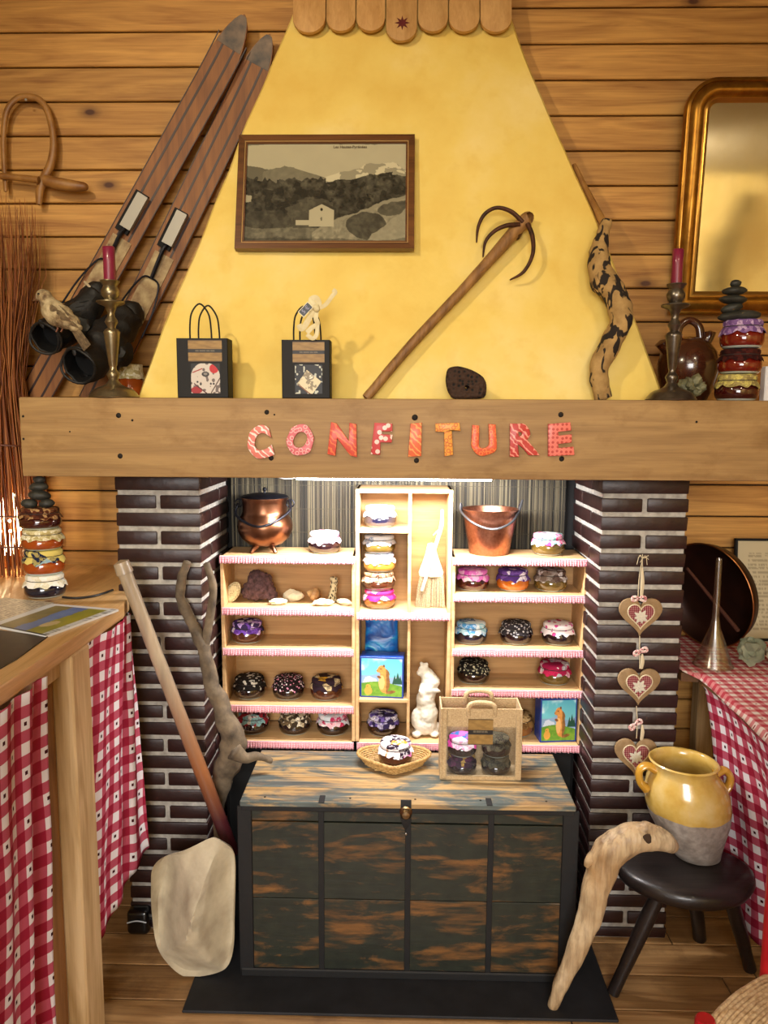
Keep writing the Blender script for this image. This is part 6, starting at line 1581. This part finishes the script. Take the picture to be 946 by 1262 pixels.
# ------------------------------------------------------------------ heart garland on the right pillar
gy = PY - .012
hg = thing('heart_garland', 'string of three wooden hearts with red gingham hearts hanging on the right pillar', 'garland', at(787, 860, gy))
M_HW = plain('heart_wood', '9a7e5a', .7, c2='846844', bs=.15, sc=60); M_CR = plain('cream_cord', 'cfc0a0', .8)
M_HG = gingham('small_red_gingham', lin('6c1a28'), lin('8f4a50'), lin('b89088'), .0052)
def heart_pts(c, w_, h_, n=48):
    return [(c.x + heart(t)[0] * w_ / 2 * 1.06, c.z + (heart(t)[1] - .02) * h_ / 2 * .99) for t in [2 * pi * i / n for i in range(n)]]
M_FL = plain('felt_white', 'cfc8b8', .9)
for (px, py, w_, h_) in ((788.5, 760, 53, 50), (786.5, 846, 52, 49), (782.5, 932.5, 52, 50)):
    c = at(px, py, gy); k2 = pxm(c)
    g = G(); g.prism(heart_pts(c, w_ * k2, h_ * k2)[::-1], gy - .004, gy + .004, bev=.0012); pl_ = g.build('wooden_heart', M_HW, hg)
    c2 = c + V((0, 0, .001)); hp2 = heart_pts(c2, w_ * .61 * k2, h_ * .66 * k2)
    g = G(); g.prism(hp2[::-1], gy - .0062, gy - .0038); uvl = g.bm.loops.layers.uv.new('UVMap')
    for f in g.bm.faces:
        for l in f.loops: l[uvl].uv = (l.vert.co.x, l.vert.co.z)
    g.build('gingham_heart', M_HG, pl_)
    G().tube([V((x, gy - .0062, z)) for x, z in hp2 + hp2[:1]], .0016, 6, 1, caps=False).build('cord_edging', M_CR, pl_)
    g = G()
    for i in range(8):
        a = i * pi / 4 + .2; L = (9.5 if i % 2 else 8) * k2
        g.tube([c2 + V((0, gy - .0068 - c2.y, 0)), c2 + V((cos(a) * L * .55, gy - .0075 - c2.y, sin(a) * L * .55)), c2 + V((cos(a) * L, gy - .0066 - c2.y, sin(a) * L))], [1.2 * k2, 2.3 * k2, .5 * k2], 6, 3, flat=.4)
    g.ball(c2 + V((0, gy - .0078 - c2.y, 0)), 2.3 * k2, (1, .5, 1), 1); g.build('edelweiss', M_FL, pl_)
def Hc(px, py, dy=0): return at(px, py, gy + dy)
for pts in ([Hc(791, 690), Hc(787, 715), Hc(786, 737)], [Hc(791, 690), Hc(792, 715), Hc(790, 737)], [Hc(788, 784), Hc(788, 803), Hc(788, 824)], [Hc(784, 870), Hc(785, 890), Hc(784, 910)]): G().tube(pts, .0011, 6, 3).build('cord', M_CR, hg)
M_BOW = cloth('bow_pink_check', ['d8a8a8', 'b85a60', 'e6d8d0'], 300)
for (px, py, r_) in ((787, 738, 0), (789, 803, -25), (783, 893, -40)):
    c = Hc(px, py, -.004); k2 = pxm(c)
    for s_ in (-1, 1):
        a = radians(r_); d = V((cos(a) * s_, 0, -sin(a) * s_)); u_ = V((sin(a), 0, cos(a)))
        G().tube([c, c + d * 4 * k2 + u_ * 2.5 * k2, c + d * 8 * k2 + u_ * 1.5 * k2, c + d * 7.5 * k2 - u_ * 2.5 * k2, c + d * 3 * k2 - u_ * 1.5 * k2, c], 1.7 * k2, 6, 4, flat=.5).build('bow_loop', M_BOW, hg)
for i in range(7):
    a = i * 2.2; c = Hc(791, 688, -.002); G().tube([c, c + V((cos(a) * .010, -.003, sin(a) * .008 + .002)), c + V((cos(a) * .016, -.001, sin(a * 1.3) * .014 - .003))], .0009, 5, 3).build('raffia_strand', M_CR, hg)
for py0, py1 in ((700, 735), (806, 824), (893, 912)):
    G().tube([Hc(791, py0), Hc(791.5, (py0 + py1) / 2, -.003), Hc(790, py1)], [.002, .005, .004], 8, 3, flat=.3).build('ribbon_tail', M_CR, hg)

# ------------------------------------------------------------------ stool, pot, curved driftwood
M_STL = wood('blackened_stool', '241c1a', '120e0d', knots=0, rough=.38, bump=.25, coat=.2, var=0)
SZ = .305
sc0 = atz(845, 1068, SZ)
st = thing('milking_stool', 'low rustic stool with thick black seat and four splayed legs under the jar', 'stool', (sc0.x, sc0.y, 0))
rows = []
for rr, z in ((.001, SZ), (.6, SZ + .0), (.93, SZ), (1.0, SZ - .008), (1.02, SZ - .022), (.98, SZ - .036), (.9, SZ - .042), (.001, SZ - .044)):
    ring = []
    for i in range(48):
        a = 2 * pi * i / 48; w_ = 1 + .05 * cos(2 * a + .3) + .03 * sin(3 * a); ring.append(V((sc0.x + .155 * rr * w_ * cos(a), sc0.y + .125 * rr * w_ * sin(a), z)))
    rows.append(ring)
g = G(); g.grid(rows, closev=True); g.build('seat', M_STL, st, smooth=50)
for (px, py, tx, ty, r0, r1) in ((755, 1226, -.085, -.06, .018, .0155), (862, 1158, .04, .075, .016, .018), (924, 1196, .095, -.02, .018, .016), (800, 1150, -.07, .07, .015, .014)):
    f_ = atz(px, py, .0) if px != 800 else V((sc0.x - .13, sc0.y + .14, 0)); f_.z = .005; tp = V((sc0.x + tx, sc0.y + ty, SZ - .035))
    if px == 800: continue
    G().tube([tp, tp.lerp(f_, .35), tp.lerp(f_, .75), f_], [r0 * .95, r0 * 1.05, r1, r1 * .98], 14, 5, nz=.06, nf=20).build('leg', M_STL, st)
pb = atz(859, 1053, SZ); k2 = pxm(pb + V((0, 0, .12))); pt_ = at(842, 937, pb.y); HH = pt_.z - SZ
s = N('glazed_pot', .3); t_ = s.n('TexCoord'); sp = s.n('SeparateXYZ'); s.set(sp, 0, t_.outputs['Object'])
nz = s.noise(s.coord((1, 1, 1), rnd=False), 12, 4); nz2 = s.noise(s.coord((1, 1, 1), rnd=False), 60, 3)
h1 = s.math('ADD', sp.outputs[2], s.math('MULTIPLY', s.math('SUBTRACT', nz, .5), .03)); hi = s.math('GREATER_THAN', h1, HH * .50)
yel = s.ramp(nz, [(.3, 'b48c3a'), (.5, 'cba855'), (.7, 'd8bd7c')]); raw = s.ramp(nz2, [(.35, '8a8078'), (.65, 'aaa096')]); raw = s.mix(s.ramp(nz, [(.45, (0, 0, 0, 1)), (.7, (.7, .7, .7, 1))]), raw, '6f5f50')
s.color(s.mix(hi, raw, yel)); s.set(s.b, 'Roughness', s.math('SUBTRACT', .75, s.math('MULTIPLY', hi, .5))); s.set(s.b, 'Coat_Weight', s.math('MULTIPLY', hi, .7)); s.bump(nz2, .25, .003)
M_POT = s.m; dx = (pt_.x - pb.x)
po = thing('confit_pot', 'two-handled stoneware pot, yellow glaze above and bare clay below, on the stool', 'pot', (pb.x, pb.y, SZ + .001))
pf = [(0, 0), (27, 0), (29, 1), (33, 10), (41, 28), (49, 48), (52.5, 66), (52, 82), (47, 97), (41, 106), (39.5, 111), (41.5, 117), (43, 119.5), (41, 121), (37.5, 119), (35.5, 110), (40, 98), (46, 80), (46, 60), (30, 8), (0, 5)]
G().lathe([(r * k2 * .95, z / 121 * HH) for r, z in pf], 48, loc=(pb.x, pb.y, SZ + .001), shift=lambda z: (dx * 1.0 * max(0, z / HH) ** .7, 0), wob=lambda r, z, th: (r * (1 + .012 * cos(2 * th)), z - .035 * r * cos(th) * (z / HH) ** 3)).build('pot_body', M_POT, po, smooth=70)
M_YG = plain('yellow_glaze', 'c89a38', .25, c2='b5802a', coat=.7)
for s_ in (-1, 1):
    ox = pb.x + dx * .95; L = [(s_ * 36, 108 - s_ * 2), (s_ * 47, 113 - s_ * 2), (s_ * 55, 106 - s_ * 3), (s_ * 54, 93 - s_ * 2), (s_ * 46, 84 - s_ * 2)]
    G().tube([V((ox + x * k2, pb.y - .006, SZ + z / 121 * HH)) for x, z in L], [5.5 * k2, 4.5 * k2, 4.2 * k2, 4.5 * k2, 6 * k2], 12, 6, flat=1.5).build('ear_handle', M_YG, po)
M_DRIFT = plain('pale_driftwood', 'b89c72', .65, c2='8c6a42', bs=.6, sc=22)
Yw = 1.735
Wd = lambda px, py, Y=Yw: at(px, py, Y)
kw = pxm(Wd(740, 1080)); ft = atz(681, 1240, .008)
hd_ = [(829, 1044, 9, 1.70), (819, 1037, 14, 1.69), (803, 1032, 18, 1.69), (783, 1032, 20, 1.69), (762, 1041, 22.5, 1.69), (746, 1058, 22, 1.69), (737, 1084, 19.5, 1.69), (729, 1118, 17.5, 1.685), (718, 1152, 14.5, 1.68), (703, 1187, 12.5, 1.68), (690, 1216, 10, 1.675)]
pts = [Wd(a, b, y) for a, b, r, y in hd_] + [ft]
s = N('smooth_driftwood', .5); n1 = s.noise(s.coord((1, 1, 1), rnd=False), 7, 5); n2 = s.noise(s.coord((60, 60, 8), rnd=False), 1, 4)
s.color(s.mix(s.ramp(n2, [(.45, (0, 0, 0, 1)), (.75, (.85, .85, .85, 1))]), s.ramp(n1, [(.35, 'd2bd98'), (.65, 'a8855a')]), '5e4024')); s.bump(n2, .9, .006)
dw = thing('curved_driftwood', 'x', 'driftwood', ft)
G().tube(pts, [r * kw * .88 for a, b, r, y in hd_] + [6 * kw], 28, 9, nz=.15, nf=17, seed=2).build('bent_branch', s.m, dw, smooth=180)
G().tube([Wd(782, 1026, 1.685), Wd(797, 1021, 1.68), Wd(808, 1024, 1.678)], [9 * kw, 8 * kw, 4 * kw], 16, 6, nz=.25, nf=50).build('knob', s.m, dw, smooth=180)
G().tube([Wd(738, 1052, 1.69), Wd(727, 1060, 1.69), Wd(722, 1068, 1.69)], [9 * kw, 6 * kw, 3 * kw], 14, 5, nz=.25, nf=50).build('knob', s.m, dw, smooth=180)
g = G(); g.ball(Wd(797, 1034, 1.69 - 15 * kw), 6 * kw, (1, .5, 1.1), 2, nz=.3); g.ball(Wd(803, 1040, 1.69 - 14 * kw), 4 * kw, (1.4, .5, .8), 2, nz=.3); g.build('dark_hollow', plain('hollow_brown', '3a2818', .9), dw)
tag(dw, 'smooth pale hooked driftwood leaning on the stool, its foot on the slab', 'driftwood')

# ------------------------------------------------------------------ left: big stone, pole, forked driftwood
M_ST = plain('pale_boulder', 'c4b89c', .85, c2='a0927a', bs=.5, sc=16)
Yst = 1.757
oc = at(238, 1125, Yst); ks = pxm(oc)
out = [(246, 1209), (226, 1206), (207, 1188), (193, 1165), (187, 1125), (186, 1090), (188, 1070), (200, 1057), (222, 1050), (240, 1042), (256, 1034), (265, 1033), (278, 1040), (287, 1048), (290, 1062), (290, 1090), (289, 1130), (288, 1165), (282, 1188), (270, 1198)]
rows = []
OUT = [at(x, y, Yst) for x, y in out]; OUT = [V((p.x, p.y, max(p.z, .010))) for p in OUT]
cc = at(240, 1120, Yst); NR = 14; nO = len(OUT) * 4
def outp(i):
    n = len(OUT); f = i / 4; j = int(f); t_ = f - j; p0, p1, p2_, p3 = OUT[(j - 1) % n], OUT[j % n], OUT[(j + 1) % n], OUT[(j + 2) % n]
    return .5 * ((2 * p1) + (p2_ - p0) * t_ + (2 * p0 - 5 * p1 + 4 * p2_ - p3) * t_ * t_ + (3 * p1 - p0 - 3 * p2_ + p3) * t_ ** 3)
pl_f = []
def facet(p):   # front depth of the faceted face
    u, v = (p.x - cc.x) / (52 * ks), (p.z - cc.z) / (88 * ks)
    planes = [.088 - .05 * u + .05 * v, .072 + .13 * u - .06 * v, .098 + .02 * u + .11 * v, .105 - .16 * u, .092 - .11 * v + .05 * u]
    return min(planes) + .010 * min(abs(u + .25 - .3 * v), .25)
for side in (1, -1):
    rr_ = []
    for j in range(NR + 1):
        t_ = j / NR; ring = []
        for i in range(nO):
            o_ = outp(i); p = cc.lerp(o_, t_ if j else .001); dome = sqrt(max(0, 1 - t_ ** 4.5))
            d = facet(p) * dome if side == 1 else .05 * dome
            nn = .006 * noise.noise(p * 14) + .003 * noise.noise(p * 40)
            ring.append(V((p.x, p.y - side * (d + nn * dome), p.z)))
        rr_.append(ring)
    if side == 1: rows = rr_
    else: rows = rows + list(reversed(rr_))[1:]
g = G(); g.grid(rows, closev=True)
for v in g.bm.verts: v.co.z = max(v.co.z, .010)
tag(g.build('boulder', M_ST, smooth=28), 'large pale faceted stone standing left of the green trunk', 'stone')
s = N('pole_wood', .4, coat=.2); t_ = s.n('TexCoord'); sp = s.n('SeparateXYZ'); s.set(sp, 0, t_.outputs['Object']); n1 = s.noise(s.coord((30, 30, 4), rnd=False), 1.2, 4)
up = s.ramp(n1, [(.3, '80705c'), (.7, 'a8967c')]); z1m, z2m = (s.math('MINIMUM', s.math('MAXIMUM', s.math('MULTIPLY_ADD', sp.outputs[2], 1 / (b_ - a_), -a_ / (b_ - a_)), 0.0), 1.0) for a_, b_ in ((.10, .24), (.24, .50)))
s.color(s.mix(z1m, '42161c', s.mix(z2m, '8a5632', up)))
PA, PB = at(149, 693, 1.83), at(283, 1042, 1.86)
PBf = PB + (PB - PA) * .03
kp2 = pxm(PA); dr = (PBf - PA)
q_ = [PA, PA.lerp(PBf, .035), PA.lerp(PBf, .05), PA.lerp(PBf, .3), PA.lerp(PBf, .7), PBf]
tag(G().tube(q_, [9.5 * kp2, 10.5 * kp2, 8.6 * kp2, 8.2 * kp2, 9 * kp2, 9 * kp2], 16, 6, nz=.03, nf=20).build('wooden_pole', s.m), 'smooth wooden pole turning dark red below, leaning behind the pale stone', 'pole')
Yl = 1.922
Q = lambda px, py, Y=Yl: at(px, py, Y)
kq = pxm(Q(250, 800))
M_GD = plain('grey_driftwood', '7a6a54', .85, c2='3e342a', bs=.8, sc=26)
fd = thing('forked_driftwood', 'tall forked grey driftwood standing between the left pillar and the shelves', 'driftwood', Q(270, 1000))
G().tube([Q(268, 1060, 1.93), Q(268, 1010, 1.93), Q(273, 968, 1.93), Q(281, 940, 1.93), Q(288, 915), Q(275, 880), Q(262, 845), Q(254, 812), Q(246, 788), Q(233, 760), Q(222, 735), Q(225, 708), Q(231, 692)],
    [v * kq for v in (3, 6, 11, 15, 17, 12, 10, 9, 7.5, 6.5, 6, 6, 5)], 16, 6, nz=.34, nf=26, seed=5).build('main_branch', M_GD, fd, smooth=180)
G().tube([Q(250, 806), Q(254, 785), Q(261, 745), Q(262, 720), Q(254, 694)], [v * kq for v in (7, 5.5, 5, 5, 4)], 14, 6, nz=.15, nf=26, seed=8).build('side_branch', M_GD, fd, smooth=180)
G().tube([Q(288, 925, 1.895), Q(302, 934, 1.9), Q(318, 932, 1.91), Q(335, 938, 1.92)], [v * kq for v in (12, 7, 5, 3)], 12, 6, nz=.15, nf=26).build('root_spur', M_GD, fd, smooth=180)

# small black thing at the foot of the left pillar
pa_ = atz(157, 1158, .001); 
sb_ = thing('black_shoe_box', 'small shiny black object with a white stripe at the foot of the left pillar', 'box', pa_)
G().box((pa_.x + .022, pa_.y + .05, .036), (.06, .07, .07), .012, seg=3).build('black_body', plain('gloss_black', '08090c', .25, coat=.5), sb_)
G().tube([(pa_.x - .004, pa_.y + .013, .040), (pa_.x + .022, pa_.y + .012, .047), (pa_.x + .048, pa_.y + .013, .042)], .0018, 6, 5).build('white_stripe', plain('white_line', 'd0d4d8', .5), sb_)
# ------------------------------------------------------------------ red chair with straw seat
M_RED = plain('red_paint', 'b3141c', .3, coat=.5, c2='9c1018')
M_STRAW = plain('rush_straw', 'd2b488', .75, c2='a07c50', bs=.5, sc=120)
CZ = .40
c0 = atz(866, 1252, CZ); c1 = atz(938, 1196, CZ)
chx, chy = c0.x, c0.y
rc_ = thing('straw_chair', 'red painted chair with woven straw seat, cut off at the lower right corner', 'chair', (chx + .19, chy, 0))
post = c1 + V((.018, .0, 0)); ph = at(938, 1052, c1.y).z
fl_ = V((chx + .0, chy - .01, 0)); fr_ = V((chx + .10, chy - .34, 0)); br4 = V((post.x + .16, post.y - .33, 0))
for p, h, r_ in ((V((post.x, post.y, 0)), ph, .019), (fl_, CZ + .004, .017), (fr_, CZ + .004, .017), (br4, ph, .019)):
    G().lathe([(0, .001), (r_, .001), (r_, h - .004), (r_ * .85, h), (0, h)], 20, loc=(p.x, p.y, 0)).build('leg', M_RED, rc_, smooth=50)
for a, b in ((fl_, post), (fr_, br4), (fl_, fr_), (post, br4)):
    for z in (.14, .25):
        G().tube([V((a.x, a.y, z)), V((b.x, b.y, z))], .009, 10, 1).build('rung', M_RED, rc_)
for z in (ph - .04, ph - .12): G().tube([V((post.x, post.y, z)), V(((post.x + br4.x) / 2 + .02, (post.y + br4.y) / 2 + .01, z)), V((br4.x, br4.y, z))], .014, 10, 4, flat=1.5).build('back_slat', M_RED, rc_)
cor = [V((p.x, p.y, CZ - .012)) for p in (fl_, V((post.x, post.y, 0)), br4, fr_)]; cc4 = sum(cor, V((0, 0, 0))) / 4
g = G()
for e_ in range(4):
    a, b = cor[e_], cor[(e_ + 1) % 4]; n = 24
    for i in range(n):
        t_ = (i + .5) / n; f = 1 - t_
        p, q = cc4.lerp(a, f), cc4.lerp(b, f)
        hz_ = .014 + .006 * (1 - f)
        g.tube([p + V((0, 0, .004)), p.lerp(q, .2) + V((0, 0, hz_)), p.lerp(q, .5) + V((0, 0, hz_ + .004)), p.lerp(q, .8) + V((0, 0, hz_)), q + V((0, 0, .004))], .0062, 6, 3, nz=.15, nf=60, seed=i)
g.build('straw_seat', M_STRAW, rc_, kind='stuff', smooth=60)
g = G(); vs = [g.bm.verts.new(p + V((0, 0, dz))) for dz in (-.006, .010) for p in cor]
for f in ((0, 1, 2, 3), (7, 6, 5, 4), (0, 4, 5, 1), (1, 5, 6, 2), (2, 6, 7, 3), (3, 7, 4, 0)): g.bm.faces.new([vs[i] for i in f])
g.build('seat_core', M_STRAW, rc_)

# ------------------------------------------------------------------ things on the far wall, seen in the mirror
g = G(); g.box((2.70, YB + .08, 1.1), (.11, .12, 2.2), .01); t = thing('timber_post', 'dark timber post with diagonal brace reflected in the gilt mirror', 'post', (2.70, YB + .08, 0)); g.build('upright', M_STL, t)
G().box((0, 0, 0), (.06, .08, .6), .008).xf(Matrix.Translation((2.80, YB + .08, 2.26)) @ Matrix.Rotation(radians(18), 4, 'Y')).build('brace', M_STL, t)
t = thing('bread_peel', 'wooden paddle hanging on the yellow wall, reflected in the gilt mirror', 'paddle', (3.06, YB + .03, 1.98))
G().box((3.06, YB + .02, 2.15), (.11, .018, .34), .006).build('blade', M_BENT, t); G().tube([(3.06, YB + .02, 2.31), (3.06, YB + .02, 2.56)], .012, 10, 1).build('handle', M_BENT, t)
